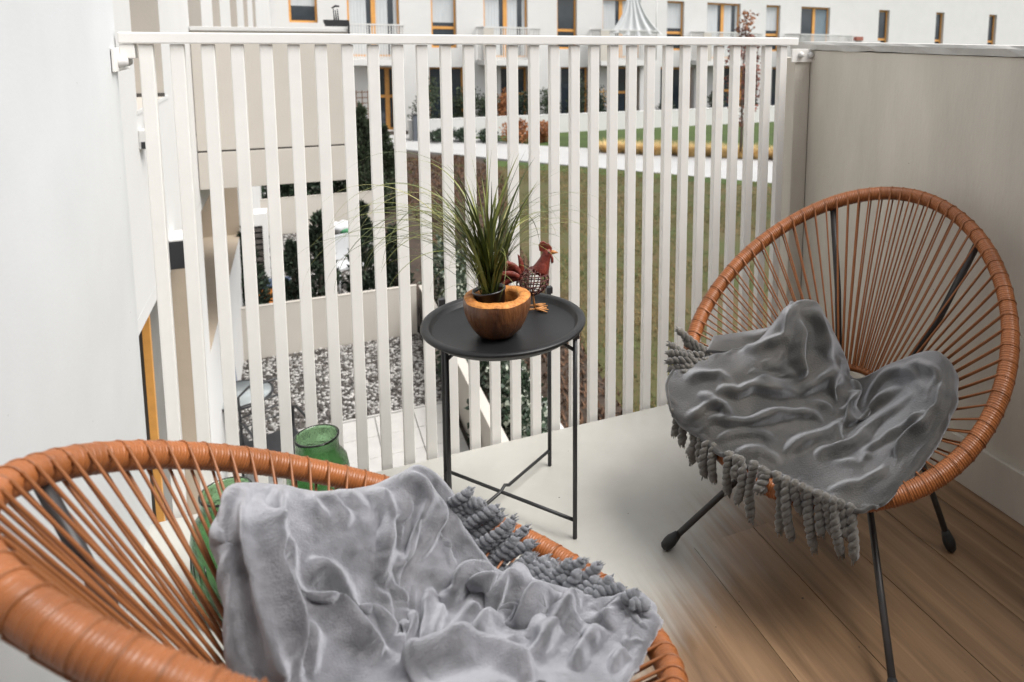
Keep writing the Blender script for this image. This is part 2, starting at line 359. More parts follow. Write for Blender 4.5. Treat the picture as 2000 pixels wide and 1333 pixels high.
def rod(name, a, b, r, mesh, parent, base):
    a, b = Vector(a), Vector(b); d = b - a; o = obj(name, mesh, parent)
    o.matrix_local = Matrix.Translation(a - base) @ d.to_track_quat('Z', 'Y').to_matrix().to_4x4() @ Matrix.Diagonal((r, r, d.length, 1))
    return o
NL = 72
def chair(pose, label, feet):
    base = Vector((pose[0], pose[1], 0)); root = thing('lounge_chair', label, 'chair', base, 'round string lounge chairs on the balcony')
    off = np.array(base)
    # wrapped hoop: fine coils of cord around the tube, grouped between the loops
    NR, NS = 2160, 14; ts = np.linspace(0, 2 * np.pi, NR, endpoint=False)
    C = np.array([rim_pt(pose, t) for t in ts]); T = np.roll(C, -1, 0) - np.roll(C, 1, 0); T /= np.linalg.norm(T, axis=1)[:, None]
    nn = frame(pose)[3]; A = nn - T * (T @ nn)[:, None]; A /= np.linalg.norm(A, axis=1)[:, None]; B = np.cross(T, A)
    ph = (ts / (2 * np.pi) * NL) % 1.0
    r = RIM - .0003 + .0018 * np.abs(np.sin(ts * 480 / 2.0)) ** .55 + rng.normal(0, .00012, NR)
    gap = np.minimum(ph, 1 - ph); r = np.where((gap > .010) & (gap < .022), RIM - .0006, r); r = r + .0006 * np.sin(ts * 9 + 1) * .6
    an = np.linspace(0, 2 * np.pi, NS, endpoint=False)
    V = C[:, None, :] + r[:, None, None] * (np.cos(an)[None, :, None] * A[:, None, :] + np.sin(an)[None, :, None] * B[:, None, :]) - off
    I = np.arange(NR)[:, None]; K = np.arange(NS)[None, :]; J = (I + 1) % NR; K2 = (K + 1) % NS
    F = np.stack([I * NS + K, I * NS + K2, J * NS + K2, J * NS + K], -1).reshape(-1, 4)
    nmesh('wrapped_hoop', V.reshape(-1, 3), F, M['cordwrap'], True, root)
    # inner seat ring
    MB().tube([seat_pt(pose, t) - off for t in np.linspace(0, 2 * np.pi, 40, endpoint=False)], .009, 8, closed=True).build('seat_ring', M['cordwrap'], root)
    # cords: every loop runs down over the inside and back up behind the hoop
    for i in range(NL):
        t = 2 * math.pi * i / NL
        c = rim_pt(pose, t); tg = rim_pt(pose, t + .01) - rim_pt(pose, t - .01); tg /= np.linalg.norm(tg)
        a = nn - tg * (tg @ nn); a /= np.linalg.norm(a); b = np.cross(tg, a)
        inward = seat_pt(pose, t) - c; inward -= tg * (tg @ inward); inward /= np.linalg.norm(inward)
        perp = np.cross(tg, inward); perp = perp if perp @ nn > 0 else -perp
        arc = [c + (RIM + .0014) * (math.cos(q) * perp + math.sin(q) * (-inward)) - off for q in np.linspace(-.15, math.pi + .15, 12)]
        MB().tube(arc, .0013, 6).build('lashing', M['cord'], root)
        jit = random.uniform(-.012, .012)
        s = seat_pt(pose, t + jit)
        e1 = c + (RIM + .0018) * perp; e2 = c - (RIM + .0018) * perp
        rod('cord', e1, s + .010 * nn, .0021, unit, root, base)
        rod('cord', e2, seat_pt(pose, t + .02 + jit) - .010 * nn, .0021, unit, root, base)
    # two back stays and the base
    for sg in (-1, 1):
        t = math.pi / 2 + sg * .649
        c = rim_pt(pose, t); e = seat_pt(pose, t, 1.15) - .035 * nn
        p = [c - .008 * nn - off, c * .5 + e * .5 - .030 * nn - off, e - off]
        MB().tube(p, .0085, 10).build('back_stay', M['steel'], root)
    cen = seat_pt(pose, 0, 0) - .03 * nn
    ringp = [cen + np.array([.15 * math.cos(q), .15 * math.sin(q), -.02]) - off for q in np.linspace(0, 2 * np.pi, 36, endpoint=False)]
    MB().tube(ringp, .007, 8, closed=True).build('base_ring', M['steel'], root)
    for fx, fy in feet:
        d = np.array([fx, fy, 0]) - np.array([cen[0], cen[1], 0]); d /= np.linalg.norm(d)
        top = cen + d * .15 + np.array([0, 0, -.02]); ft = np.array([fx, fy, .012])
        lg = MB().tube([top - off, top * .5 + ft * .5 - off, ft - off], .0072, 10).build('leg', M['steel'], root)
        dd = (top - ft) / np.linalg.norm(top - ft)
        MB().tube([ft + dd * q - off + np.array([0, 0, .001]) for q in (-.012, -.008, .004, .014, .026, .034)], [.005, .0105, .0135, .0135, .0105, .0085], 12).build('rubber_foot', M['rubber'], lg)
    return root
chair(POSE_R, 'far string chair before the grey parapet, under the blanket with shade painted in', [(1.027, -.582), (1.612, -.848), (1.205, -1.088), (1.44, -.36)])
chair(POSE_L, 'near string chair at the lower left, cropped by the picture edge', [(.70, -1.13), (.52, -.83), (.10, -.98), (.27, -1.33)])

# ------------------------------------------------------------------ fringed throws
def catmull(A, n0, n1):
    """bicubic resample of a control net A (a, b, k)"""
    def along(A, n):
        m = A.shape[0]; x = np.linspace(0, m - 1, n); i = np.clip(x.astype(int), 0, m - 2); f = (x - i)[:, None, None]
        P0 = A[np.clip(i - 1, 0, m - 1)]; P1 = A[i]; P2 = A[i + 1]; P3 = A[np.clip(i + 2, 0, m - 1)]
        return .5 * (2 * P1 + (P2 - P0) * f + (2 * P0 - 5 * P1 + 4 * P2 - P3) * f ** 2 + (3 * P1 - P0 - 3 * P2 + P3) * f ** 3)
    return along(along(A, n0).transpose(1, 0, 2), n1).transpose(1, 0, 2)
def vnoise(P, sc, seed):
    g = np.random.default_rng(seed); out = np.zeros(len(P))
    for _ in range(10):
        k = g.normal(0, 1, 3) * sc; out += np.sin(P @ k + g.uniform(0, 6.3))
    return out / 3.2
def segdist(P, poly):
    best = np.full(len(P), 1e9); tt = np.zeros(len(P)); n = len(poly) - 1
    for i in range(n):
        a = np.array(poly[i], float); b = np.array(poly[i + 1], float); ab = b - a
        t = np.clip(((P - a) @ ab) / (ab @ ab), 0, 1); d = np.hypot(*(P - a - t[:, None] * ab).T)
        m = d < best; best[m] = d[m]; tt[m] = (i + t[m]) / n
    return best, tt
FK = 1.7
def settle(P, B, N, ex, steps, seed, grav=.00012, bend=.28, hold=.008):
    """let the cloth sag: rest lengths a little longer than the draped sheet, it buckles and comes to lie on the surface below"""
    n0, n1, _ = P.shape; P0 = P.copy(); g = np.random.default_rng(seed)
    P = P + N * (g.normal(0, .0006, (n0, n1))[..., None])
    def fam(di, dj, k):
        out = []; ia = slice(0, n0 - di); 
        for ph in range(2):
            if di and not dj: 
                i = np.arange(n0 - di); i = i[(i // di) % 2 == ph]; a = np.ix_(i, np.arange(n1)); b = np.ix_(i + di, np.arange(n1))
            elif dj and not di:
                j = np.arange(n1 - dj); j = j[(j // dj) % 2 == ph]; a = np.ix_(np.arange(n0), j); b = np.ix_(np.arange(n0), j + dj)
            elif dj > 0:
                i = np.arange(n0 - 1); i = i[i % 2 == ph]; a = np.ix_(i, np.arange(n1 - 1)); b = np.ix_(i + 1, np.arange(1, n1))
            else:
                i = np.arange(n0 - 1); i = i[i % 2 == ph]; a = np.ix_(i, np.arange(1, n1)); b = np.ix_(i + 1, np.arange(n1 - 1))
            L = np.linalg.norm(P0[a] - P0[b], axis=-1) * ex; out.append((a, b, L, k))
        return out
    C = fam(1, 0, .9) + fam(0, 1, .9) + fam(1, 1, .5) + fam(1, -1, .5) + fam(2, 0, bend) + fam(0, 2, bend) + fam(5, 0, bend) + fam(0, 5, bend)
    V = np.zeros_like(P); hw = np.full((n0, n1, 1), hold); hw[:2] = .12; hw[-2:] = .12; hw[:, :2] = .12; hw[:, -2:] = .10
    for s in range(steps):
        V[..., 2] -= grav; Q = P + V
        for it in range(4):
            for a, b, L, k in C:
                d = Q[b] - Q[a]; l = np.sqrt((d * d).sum(-1)) + 1e-9; c = (d * (.5 * k * (l - L) / l)[..., None]); Q[a] += c; Q[b] -= c
            pen = ((Q - B) * N).sum(-1, keepdims=True); Q += N * np.maximum(0, -pen)
        Q += (P0 - Q) * hw
        V = (Q - P) * .90; P = Q
    return P
def throw(name, net, folds, n0, n1, label, mt, seed, up, wr=.0016, ex=1.03, steps=40):
    A = np.array(net); G = catmull(A, n0, n1); P = G[..., :3].copy(); Q = G[..., 3:].reshape(-1, 2)
    def normals(P):
        du = np.gradient(P, axis=0); dv = np.gradient(P, axis=1); N = np.cross(du, dv); N /= np.linalg.norm(N, axis=-1, keepdims=True) + 1e-12
        return N
    N = normals(P); up = np.array(up); up = up / np.linalg.norm(up); sg = np.where((N @ up) < 0, -1, 1)[..., None]; N = N * sg
    # blend the normals towards the overall lift direction so that neighbouring folds do not cross
    N = N + .6 * up; N /= np.linalg.norm(N, axis=-1, keepdims=True)
    h = np.zeros(len(Q))
    FK = 1.75 if n0 > 180 else 1.6
    for amp, wd, poly in folds:
        d, t = segdist(Q, poly)
        fade = np.clip(np.minimum(t, 1 - t) * 5, 0.12, 1) ** .8
        wv = 1 + .25 * np.sin(t * 7 + len(poly) + wd)
        h += FK * amp * fade * (np.exp(-(d / (wd * wv)) ** 1.55) - .25 * np.exp(-(d / (2.3 * wd)) ** 2))
    F3 = P.reshape(-1, 3)
    h += wr * vnoise(F3, 42, seed) + wr * .45 * vnoise(F3, 85, seed + 1)
    base = P.copy(); P = P + N * h.reshape(n0, n1)[..., None]
    P = settle(P, base, N, ex, steps, seed)
    I, J = np.meshgrid(np.arange(n0 - 1), np.arange(n1 - 1), indexing='ij')
    F = np.stack([I * n1 + J, I * n1 + J + 1, (I + 1) * n1 + J + 1, (I + 1) * n1 + J], -1).reshape(-1, 4)
    o = nmesh(name, P.reshape(-1, 3), F, mt, True)
    sm = o.modifiers.new('smooth', 'SMOOTH'); sm.iterations = 2; sm.factor = .5
    so_ = o.modifiers.new('thick', 'SOLIDIFY'); so_.thickness = .006; so_.offset = 0
    ss = o.modifiers.new('sub', 'SUBSURF'); ss.levels = 1; ss.render_levels = 1
    tag(o, label, 'blanket', 'fringed throws on the chairs')
    return o, P
def hem(pts, r, m, parent):
    MB().tube(pts, r, 8).build('hem', m, parent)
def tassel(a, b, parent, m, r=.0075, knot=True, tp=.026):
    """two strands twisted round each other, a knot at the top and a frayed end"""
    a, b = Vector(a), Vector(b); L = (b - a).length
    if L < .012: return
    d = (b - a).normalized(); s = d.orthogonal().normalized(); q = d.cross(s)
    bow = s * random.uniform(-.10, .10) * L + q * random.uniform(-.10, .10) * L
    n = max(14, int(L / .0022)); mb = MB(); tw = random.uniform(.85, 1.15) * 2 * math.pi / tp; ph0 = random.uniform(0, 6)
    for k in range(2):
        pts, rs = [], []
        for i in range(n + 1):
            u = i / n; c = a.lerp(b, u) + bow * math.sin(math.pi * u)
            w = ph0 + u * L * tw + k * math.pi; rr = r * (.70 + .08 * math.sin(u * 9 + ph0))
            pts.append(c + (s * math.cos(w) + q * math.sin(w)) * rr * .78)
            e = 1.0 if u < .9 else 1.0 - .55 * (u - .9) / .1
            rs.append(r * .66 * e * (1 + .05 * math.sin(i * 2.1 + k) + random.uniform(-.05, .05)))
        mb.tube(pts, rs, 7)
    if knot:
        mb.ball(a + d * .003, r * 1.0, 2, (random.uniform(.9, 1.15), random.uniform(.9, 1.1), random.uniform(.85, 1.05)))
        u = .86; c = a.lerp(b, u) + bow * math.sin(math.pi * u); mb.ball(c, r * 1.12, 2, (1, 1, random.uniform(.8, 1.1)))
    for i in range(9):
        e = b + (s * random.uniform(-1, 1) + q * random.uniform(-1, 1)) * r * .8
        mb.tube([b - d * .006 + (e - b) * .5, e + d * random.uniform(.001, .008)], [r * .22, r * .06], 4)
    mb.build('tassel', m, parent)
NET_R=[[[1.15,-0.453,0.317,1345.0,745.0],[1.12,-0.458,0.361,1326.0,718.0],[1.077,-0.491,0.35,1308.0,745.0],[1.059,-0.526,0.333,1308.0,775.0],[1.051,-0.555,0.316,1314.0,802.0],[1.057,-0.574,0.295,1326.0,826.0]],[[1.213,-0.48,0.35,1400.0,720.0],[1.21,-0.483,0.391,1400.0,690.0],[1.152,-0.543,0.378,1385.0,730.0],[1.107,-0.59,0.353,1372.0,775.0],[1.08,-0.632,0.329,1370.0,818.0],[1.074,-0.647,0.298,1372.0,852.0]],[[1.365,-0.477,0.36,1500.0,690.0],[1.311,-0.504,0.405,1478.0,672.0],[1.231,-0.561,0.395,1450.0,710.0],[1.157,-0.612,0.366,1420.0,765.0],[1.114,-0.651,0.329,1405.0,820.0],[1.082,-0.694,0.294,1400.0,876.0]],[[1.443,-0.467,0.397,1545.0,650.0],[1.406,-0.502,0.479,1541.0,604.0],[1.309,-0.583,0.415,1515.0,690.0],[1.234,-0.629,0.37,1485.0,755.0],[1.167,-0.67,0.327,1455.0,820.0],[1.107,-0.733,0.285,1440.0,898.0]],[[1.512,-0.493,0.409,1600.0,640.0],[1.471,-0.521,0.486,1592.0,596.0],[1.405,-0.6,0.405,1588.0,690.0],[1.328,-0.647,0.347,1560.0,765.0],[1.239,-0.71,0.307,1530.0,840.0],[1.15,-0.789,0.279,1505.0,922.0]],[[1.515,-0.571,0.332,1640.0,720.0],[1.519,-0.564,0.376,1640.0,684.0],[1.438,-0.645,0.348,1632.0,745.0],[1.373,-0.685,0.312,1610.0,800.0],[1.274,-0.755,0.293,1580.0,865.0],[1.174,-0.829,0.279,1548.0,938.0]],[[1.511,-0.641,0.305,1675.0,765.0],[1.514,-0.623,0.332,1668.0,738.0],[1.46,-0.685,0.305,1668.0,790.0],[1.392,-0.74,0.289,1655.0,838.0],[1.294,-0.811,0.291,1630.0,890.0],[1.19,-0.874,0.283,1590.0,956.0]],[[1.58,-0.685,0.338,1745.0,745.0],[1.573,-0.684,0.38,1742.0,713.0],[1.511,-0.739,0.346,1736.0,770.0],[1.423,-0.799,0.317,1715.0,835.0],[1.324,-0.867,0.31,1690.0,895.0],[1.202,-0.926,0.291,1635.0,976.0]],[[1.593,-0.783,0.399,1820.0,730.0],[1.586,-0.771,0.446,1810.0,688.0],[1.509,-0.831,0.414,1800.0,750.0],[1.436,-0.863,0.359,1770.0,825.0],[1.344,-0.902,0.327,1730.0,893.0],[1.217,-0.959,0.293,1672.0,990.0]],[[1.565,-0.843,0.396,1845.0,760.0],[1.581,-0.828,0.457,1848.0,700.0],[1.497,-0.897,0.43,1842.0,765.0],[1.427,-0.925,0.379,1812.0,838.0],[1.341,-0.95,0.337,1765.0,910.0],[1.237,-0.975,0.298,1700.0,990.0]],[[1.556,-0.852,0.391,1845.0,770.0],[1.566,-0.868,0.433,1866.0,738.0],[1.507,-0.914,0.414,1861.0,785.0],[1.438,-0.941,0.37,1832.0,852.0],[1.35,-0.965,0.333,1783.0,920.0],[1.251,-0.979,0.3,1715.0,986.0]],[[1.557,-0.838,0.384,1835.0,770.0],[1.565,-0.85,0.399,1850.0,760.0],[1.531,-0.871,0.376,1842.0,795.0],[1.455,-0.907,0.339,1815.0,860.0],[1.374,-0.926,0.309,1770.0,915.0],[1.264,-0.953,0.292,1705.0,975.0]]]
NET_L=[[[0.21,-0.819,0.488,464.001,994.401],[0.208,-0.83,0.512,457.4,972.401],[0.206,-0.884,0.498,450.8,1038.402],[0.213,-0.931,0.466,459.6,1126.403],[0.224,-0.979,0.429,477.201,1227.604],[0.237,-1.012,0.38,503.601,1333.205],[0.248,-1.062,0.366,521.201,1416.806]],[[0.212,-0.809,0.491,468.401,981.201],[0.205,-0.858,0.541,447.28,958.321],[0.203,-0.933,0.533,436.72,1038.402],[0.21,-0.991,0.512,443.76,1126.403],[0.221,-1.038,0.479,460.48,1227.604],[0.232,-1.073,0.437,483.801,1333.205],[0.241,-1.097,0.408,501.401,1408.006]],[[0.22,-0.803,0.485,481.601,981.201],[0.218,-0.849,0.542,469.281,945.121],[0.227,-0.944,0.535,477.201,1034.002],[0.236,-1.002,0.511,490.401,1126.403],[0.252,-1.047,0.471,521.201,1232.004],[0.267,-1.077,0.426,552.002,1333.205],[0.275,-1.119,0.414,569.602,1408.006]],[[0.262,-0.776,0.456,547.602,981.201],[0.263,-0.819,0.507,544.081,950.401],[0.269,-0.918,0.499,552.002,1042.802],[0.283,-0.971,0.472,578.402,1126.403],[0.301,-1.011,0.426,613.602,1227.604],[0.318,-1.049,0.388,648.803,1320.005],[0.325,-1.106,0.386,666.403,1399.206]],[[0.317,-0.759,0.418,626.802,994.401],[0.318,-0.798,0.468,626.802,964.481],[0.323,-0.897,0.461,640.003,1051.602],[0.337,-0.934,0.424,666.403,1130.803],[0.352,-0.971,0.378,697.203,1223.204],[0.365,-1.038,0.366,728.004,1311.205],[0.367,-1.127,0.396,745.604,1386.006]],[[0.391,-0.735,0.385,723.604,990.001],[0.387,-0.766,0.438,719.204,953.921],[0.384,-0.864,0.428,728.004,1042.802],[0.388,-0.905,0.389,741.204,1126.403],[0.397,-0.949,0.35,763.204,1214.404],[0.4,-1.035,0.362,785.204,1293.605],[0.398,-1.153,0.422,807.205,1364.006]],[[0.44,-0.709,0.375,780.804,968.001],[0.429,-0.76,0.442,772.004,931.921],[0.418,-0.84,0.411,772.004,1029.602],[0.412,-0.889,0.375,774.204,1117.603],[0.414,-0.948,0.346,789.604,1210.004],[0.419,-1.043,0.369,816.005,1284.805],[0.419,-1.176,0.44,851.205,1355.206]],[[0.484,-0.693,0.362,829.205,959.201],[0.47,-0.756,0.444,822.605,915.2],[0.451,-0.817,0.398,811.605,1016.402],[0.44,-0.883,0.369,811.605,1108.803],[0.439,-0.946,0.343,824.805,1201.204],[0.44,-1.05,0.376,851.205,1271.605],[0.436,-1.188,0.449,886.406,1346.406]],[[0.527,-0.707,0.32,882.006,998.801],[0.51,-0.762,0.4,873.205,955.681],[0.492,-0.818,0.367,864.405,1038.402],[0.478,-0.889,0.35,864.405,1122.003],[0.478,-0.956,0.337,882.006,1201.204],[0.478,-1.061,0.374,912.806,1267.205],[0.464,-1.196,0.451,939.206,1337.605]],[[0.538,-0.763,0.299,908.406,1056.002],[0.526,-0.805,0.354,903.126,1031.802],[0.519,-0.857,0.351,908.406,1078.002],[0.513,-0.913,0.341,917.206,1139.603],[0.514,-0.98,0.333,939.206,1214.404],[0.513,-1.072,0.366,970.007,1271.605],[0.499,-1.188,0.429,996.407,1337.605]],[[0.569,-0.852,0.276,970.007,1139.603],[0.556,-0.885,0.333,963.407,1107.923],[0.554,-0.925,0.337,974.407,1139.603],[0.553,-0.968,0.333,987.607,1183.604],[0.557,-1.017,0.333,1011.807,1232.004],[0.554,-1.084,0.354,1036.007,1280.405],[0.536,-1.178,0.402,1053.608,1342.006]],[[0.623,-0.897,0.272,1049.208,1161.603],[0.609,-0.93,0.327,1044.807,1133.003],[0.602,-0.967,0.334,1051.408,1161.603],[0.598,-1.007,0.334,1062.408,1201.204],[0.598,-1.054,0.339,1084.408,1245.204],[0.592,-1.109,0.355,1102.008,1289.205],[0.571,-1.18,0.387,1110.808,1346.406]],[[0.685,-0.954,0.276,1146.009,1183.604],[0.668,-0.986,0.326,1141.609,1161.603],[0.658,-1.021,0.335,1146.009,1188.004],[0.65,-1.053,0.339,1152.609,1218.804],[0.64,-1.093,0.345,1161.409,1258.405],[0.623,-1.139,0.359,1163.609,1302.405],[0.599,-1.19,0.381,1159.209,1350.806]],[[0.737,-1.007,0.288,1234.01,1196.804],[0.719,-1.039,0.339,1231.81,1173.924],[0.709,-1.064,0.342,1234.01,1199.004],[0.692,-1.094,0.347,1230.49,1232.004],[0.668,-1.126,0.353,1218.61,1271.605],[0.641,-1.161,0.365,1203.209,1311.205],[0.614,-1.2,0.381,1187.809,1355.206]],[[0.743,-1.047,0.3,1264.81,1218.804],[0.735,-1.086,0.347,1280.21,1203.404],[0.725,-1.105,0.352,1280.21,1221.004],[0.707,-1.122,0.35,1267.01,1251.804],[0.68,-1.147,0.355,1247.21,1287.005],[0.652,-1.175,0.366,1227.41,1322.205],[0.625,-1.207,0.38,1209.809,1359.606]],[[0.739,-1.041,0.286,1256.01,1232.004],[0.744,-1.064,0.311,1275.81,1221.004],[0.738,-1.068,0.308,1271.41,1232.004],[0.718,-1.083,0.307,1256.01,1258.405],[0.691,-1.107,0.311,1236.21,1293.605],[0.667,-1.13,0.316,1218.61,1326.605],[0.642,-1.156,0.324,1201.009,1361.806]]]
TAS_R=[[1.053,-0.556,0.318,1.046,-0.571,0.264],[1.061,-0.585,0.309,1.051,-0.598,0.256],[1.069,-0.607,0.307,1.062,-0.626,0.226],[1.076,-0.623,0.305,1.05,-0.629,0.252],[1.075,-0.666,0.297,1.061,-0.681,0.227],[1.082,-0.682,0.296,1.073,-0.699,0.223],[1.074,-0.647,0.3,1.063,-0.66,0.246],[1.094,-0.722,0.296,1.082,-0.739,0.217],[1.104,-0.749,0.297,1.087,-0.764,0.214],[1.099,-0.741,0.298,1.086,-0.751,0.264],[1.116,-0.781,0.302,1.098,-0.799,0.195],[1.12,-0.803,0.303,1.112,-0.817,0.262],[1.124,-0.815,0.301,1.096,-0.818,0.271],[1.133,-0.829,0.304,1.127,-0.852,0.194],[1.141,-0.85,0.304,1.139,-0.876,0.194],[1.149,-0.866,0.304,1.152,-0.886,0.254],[1.156,-0.878,0.303,1.157,-0.897,0.249],[1.162,-0.892,0.302,1.16,-0.917,0.193],[1.172,-0.907,0.302,1.167,-0.926,0.228],[1.18,-0.918,0.3,1.182,-0.938,0.236],[1.189,-0.93,0.298,1.19,-0.956,0.2],[1.197,-0.94,0.297,1.195,-0.958,0.238],[1.21,-0.953,0.293,1.204,-0.975,0.201]]
TAS_RS=[[1.189,-0.474,0.394,1.133,-0.42,0.441],[1.197,-0.484,0.389,1.146,-0.435,0.412],[1.173,-0.478,0.391,1.109,-0.424,0.409],[1.18,-0.494,0.383,1.11,-0.438,0.386],[1.151,-0.486,0.383,1.096,-0.439,0.373],[1.137,-0.491,0.375,1.095,-0.452,0.358],[1.12,-0.496,0.368,1.093,-0.466,0.339],[1.105,-0.508,0.356,1.087,-0.483,0.32],[1.145,-0.477,0.388,1.101,-0.434,0.391]]
TAS_L=[[0.511,-0.785,0.391,0.543,-0.799,0.413],[0.514,-0.788,0.38,0.559,-0.81,0.391],[0.517,-0.791,0.369,0.545,-0.804,0.384],[0.523,-0.796,0.355,0.562,-0.812,0.386],[0.526,-0.799,0.348,0.582,-0.822,0.385],[0.528,-0.802,0.337,0.575,-0.821,0.378],[0.533,-0.806,0.331,0.586,-0.827,0.375],[0.537,-0.811,0.321,0.604,-0.838,0.37],[0.542,-0.816,0.314,0.6,-0.838,0.36],[0.549,-0.823,0.305,0.622,-0.852,0.357],[0.555,-0.83,0.3,0.591,-0.843,0.338],[0.56,-0.836,0.299,0.605,-0.852,0.348],[0.568,-0.843,0.294,0.629,-0.867,0.339],[0.576,-0.854,0.293,0.62,-0.872,0.327],[0.585,-0.863,0.291,0.625,-0.88,0.325],[0.593,-0.873,0.296,0.643,-0.894,0.326],[0.609,-0.889,0.302,0.653,-0.908,0.325],[0.618,-0.901,0.3,0.644,-0.912,0.32],[0.624,-0.915,0.301,0.667,-0.931,0.341],[0.632,-0.927,0.302,0.657,-0.938,0.323],[0.637,-0.933,0.303,0.682,-0.95,0.35],[0.645,-0.95,0.306,0.671,-0.959,0.342],[0.65,-0.957,0.308,0.698,-0.975,0.357],[0.66,-0.97,0.316,0.691,-0.983,0.342],[0.67,-0.989,0.327,0.704,-1.003,0.352],[0.679,-1.003,0.335,0.716,-1.021,0.343],[0.702,-1.056,0.359,0.716,-1.063,0.369],[0.706,-1.07,0.363,0.724,-1.08,0.362]]
UND=[[[1.178,-0.482,0.397],[1.204,-0.459,0.401],[1.229,-0.432,0.404]],[[1.26,-0.497,0.388],[1.28,-0.476,0.404],[1.297,-0.44,0.405]],[[1.342,-0.507,0.393],[1.347,-0.489,0.416],[1.366,-0.451,0.407]],[[1.398,-0.493,0.429],[1.407,-0.476,0.441],[1.415,-0.45,0.409]],[[1.444,-0.483,0.477],[1.449,-0.461,0.474],[1.45,-0.444,0.44]]]
def _z(L): return [(420 + a / 2.2727, 880 + b / 2.2727) for a, b in L]
FOLDS_R = [
 (.012, 9, [(1341,745),(1364,732),(1406,730),(1430,748)]), (.013, 9, [(1364,764),(1389,774),(1414,789),(1430,815)]),
 (.014, 10, [(1389,755),(1444,762),(1469,747),(1511,755),(1565,772)]), (.011, 9, [(1351,810),(1381,789),(1416,785)]),
 (.013, 10, [(1381,806),(1427,820),(1469,823),(1505,814),(1535,800)]), (.010, 9, [(1400,850),(1448,842),(1490,846),(1515,864)]),
 (.014, 12, [(1555,775),(1610,741),(1640,730)]), (.012, 10, [(1479,805),(1535,809),(1582,805),(1625,834)]),
 (.018, 13, [(1525,886),(1580,860),(1630,840),(1710,793),(1775,752)]), (.012, 11, [(1575,892),(1662,876),(1717,825),(1790,770)]),
 (.014, 11, [(1690,890),(1757,840),(1822,808)]), (.012, 10, [(1769,721),(1797,713),(1833,729),(1829,777)]),
 (.016, 9, [(1556,596),(1540,626),(1535,662),(1479,680),(1400,694)]), (-.030, 9, [(1552,622),(1552,700),(1566,735)]),
 (.016, 12, [(1590,600),(1600,650),(1625,700)]), (.010, 9, [(1562,612),(1590,625),(1612,660)]),
 (-.028, 12, [(1658,736),(1652,790),(1645,825)]), (-.022, 9, [(1838,712),(1832,793),(1790,850),(1735,905)]),
 (-.012, 16, [(1447,725),(1500,725),(1558,745)]), (.010, 10, [(1700,745),(1760,725),(1800,735)]), (-.010, 8, [(1560,790),(1620,795),(1650,770)]),
 (.010, 9, [(1440,880),(1490,880),(1530,905)]), (-.010, 9, [(1600,900),(1680,905),(1740,860)]), (.010, 9, [(1620,950),(1680,945),(1730,915)]),
]
FOLDS_L = [
 (.007, 16, _z([(75,190),(60,450),(105,750),(190,1030)])), (-.022, 12, _z([(130,190),(138,500),(190,700),(260,950),(290,1030)])),
 (.020, 16, _z([(200,170),(185,350),(190,560),(265,690),(330,850),(350,1030)])), (.018, 14, _z([(290,175),(255,310),(180,420)])),
 (.017, 14, _z([(270,250),(320,430),(330,500),(405,700),(432,850),(430,1000)])), (-.024, 15, _z([(330,460),(450,700),(600,850),(790,980)])),
 (-.016, 14, _z([(240,420),(250,560),(330,760),(390,980)])),
 (.018, 22, _z([(380,430),(520,560),(640,740),(740,930)])), (.016, 16, _z([(560,185),(670,290),(725,470)])), (-.020, 15, _z([(610,190),(690,330),(715,490)])),
 (.014, 14, _z([(450,205),(520,290),(600,330)])), (-.012, 14, _z([(390,190),(440,300),(500,330)])),
 (.016, 16, _z([(700,175),(760,330),(700,590)])), (.018, 17, _z([(880,105),(905,260),(850,430),(720,590)])), (-.016, 15, _z([(820,170),(835,330),(740,540)])),
 (.014, 14, _z([(980,240),(965,390),(1020,470)])), (-.014, 14, _z([(930,200),(935,360),(880,520)])),
 (.008, 9, _z([(750,600),(755,750),(790,900)])), (.008, 9, _z([(820,560),(830,720),(830,900)])), (.008, 9, _z([(890,590),(870,740),(850,910)])), (.009, 9, _z([(960,620),(940,760),(930,920)])),
 (-.008, 9, _z([(785,590),(790,740),(810,900)])), (-.008, 9, _z([(855,580),(850,740),(845,900)])), (-.009, 10, _z([(1000,640),(980,760),(960,900)])),
 (.020, 15, _z([(1000,700),(1120,630),(1245,535)])), (.018, 14, _z([(1080,760),(1200,745),(1322,560)])), (-.022, 13, _z([(1070,690),(1190,650),(1270,560)])),
 (.020, 16, _z([(1370,548),(1260,690),(1150,830)])), (-.016, 14, _z([(1330,580),(1240,730),(1120,800)])), (.020, 16, _z([(1515,628),(1400,740),(1270,800),(1080,860)])), (-.018, 15, _z([(1450,610),(1350,740),(1210,820)])),
 (.020, 17, _z([(1595,632),(1560,740),(1440,880),(1350,970)])), (-.022, 16, _z([(1555,650),(1480,780),(1360,880)])),
 (.014, 15, _z([(1680,655),(1740,740),(1760,820)])), (-.012, 16, _z([(1640,700),(1650,800),(1590,900)])), (.014, 16, _z([(1700,760),(1640,880),(1580,990)])),
 (.014, 14, _z([(1800,660),(1860,700),(1930,735)])), (-.012, 14, _z([(1770,690),(1830,760),(1800,860)])), (.012, 14, _z([(1850,780),(1800,900),(1740,1000)])),
 (.030, 24, _z([(780,1015),(900,960),(1000,930),(1150,912),(1300,955),(1450,1030)])), (-.022, 18, _z([(960,900),(1100,870),(1280,900),(1400,960)])),
]
def UNDER_R():
    C = np.array(UND); G = catmull(C, 30, 16); sh_ = G.shape; G = G.reshape(-1, 3) + np.outer(vnoise(G.reshape(-1, 3), 30, 4) * .007 + .004 * np.sin(G.reshape(-1, 3)[:, 2] * 260), (-.3, -.8, .5)); G = G.reshape(sh_)
    n0, n1 = 30, 16; I, J = np.meshgrid(np.arange(n0 - 1), np.arange(n1 - 1), indexing='ij')
    return G.reshape(-1, 3), np.stack([I * n1 + J, I * n1 + J + 1, (I + 1) * n1 + J + 1, (I + 1) * n1 + J], -1).reshape(-1, 4)

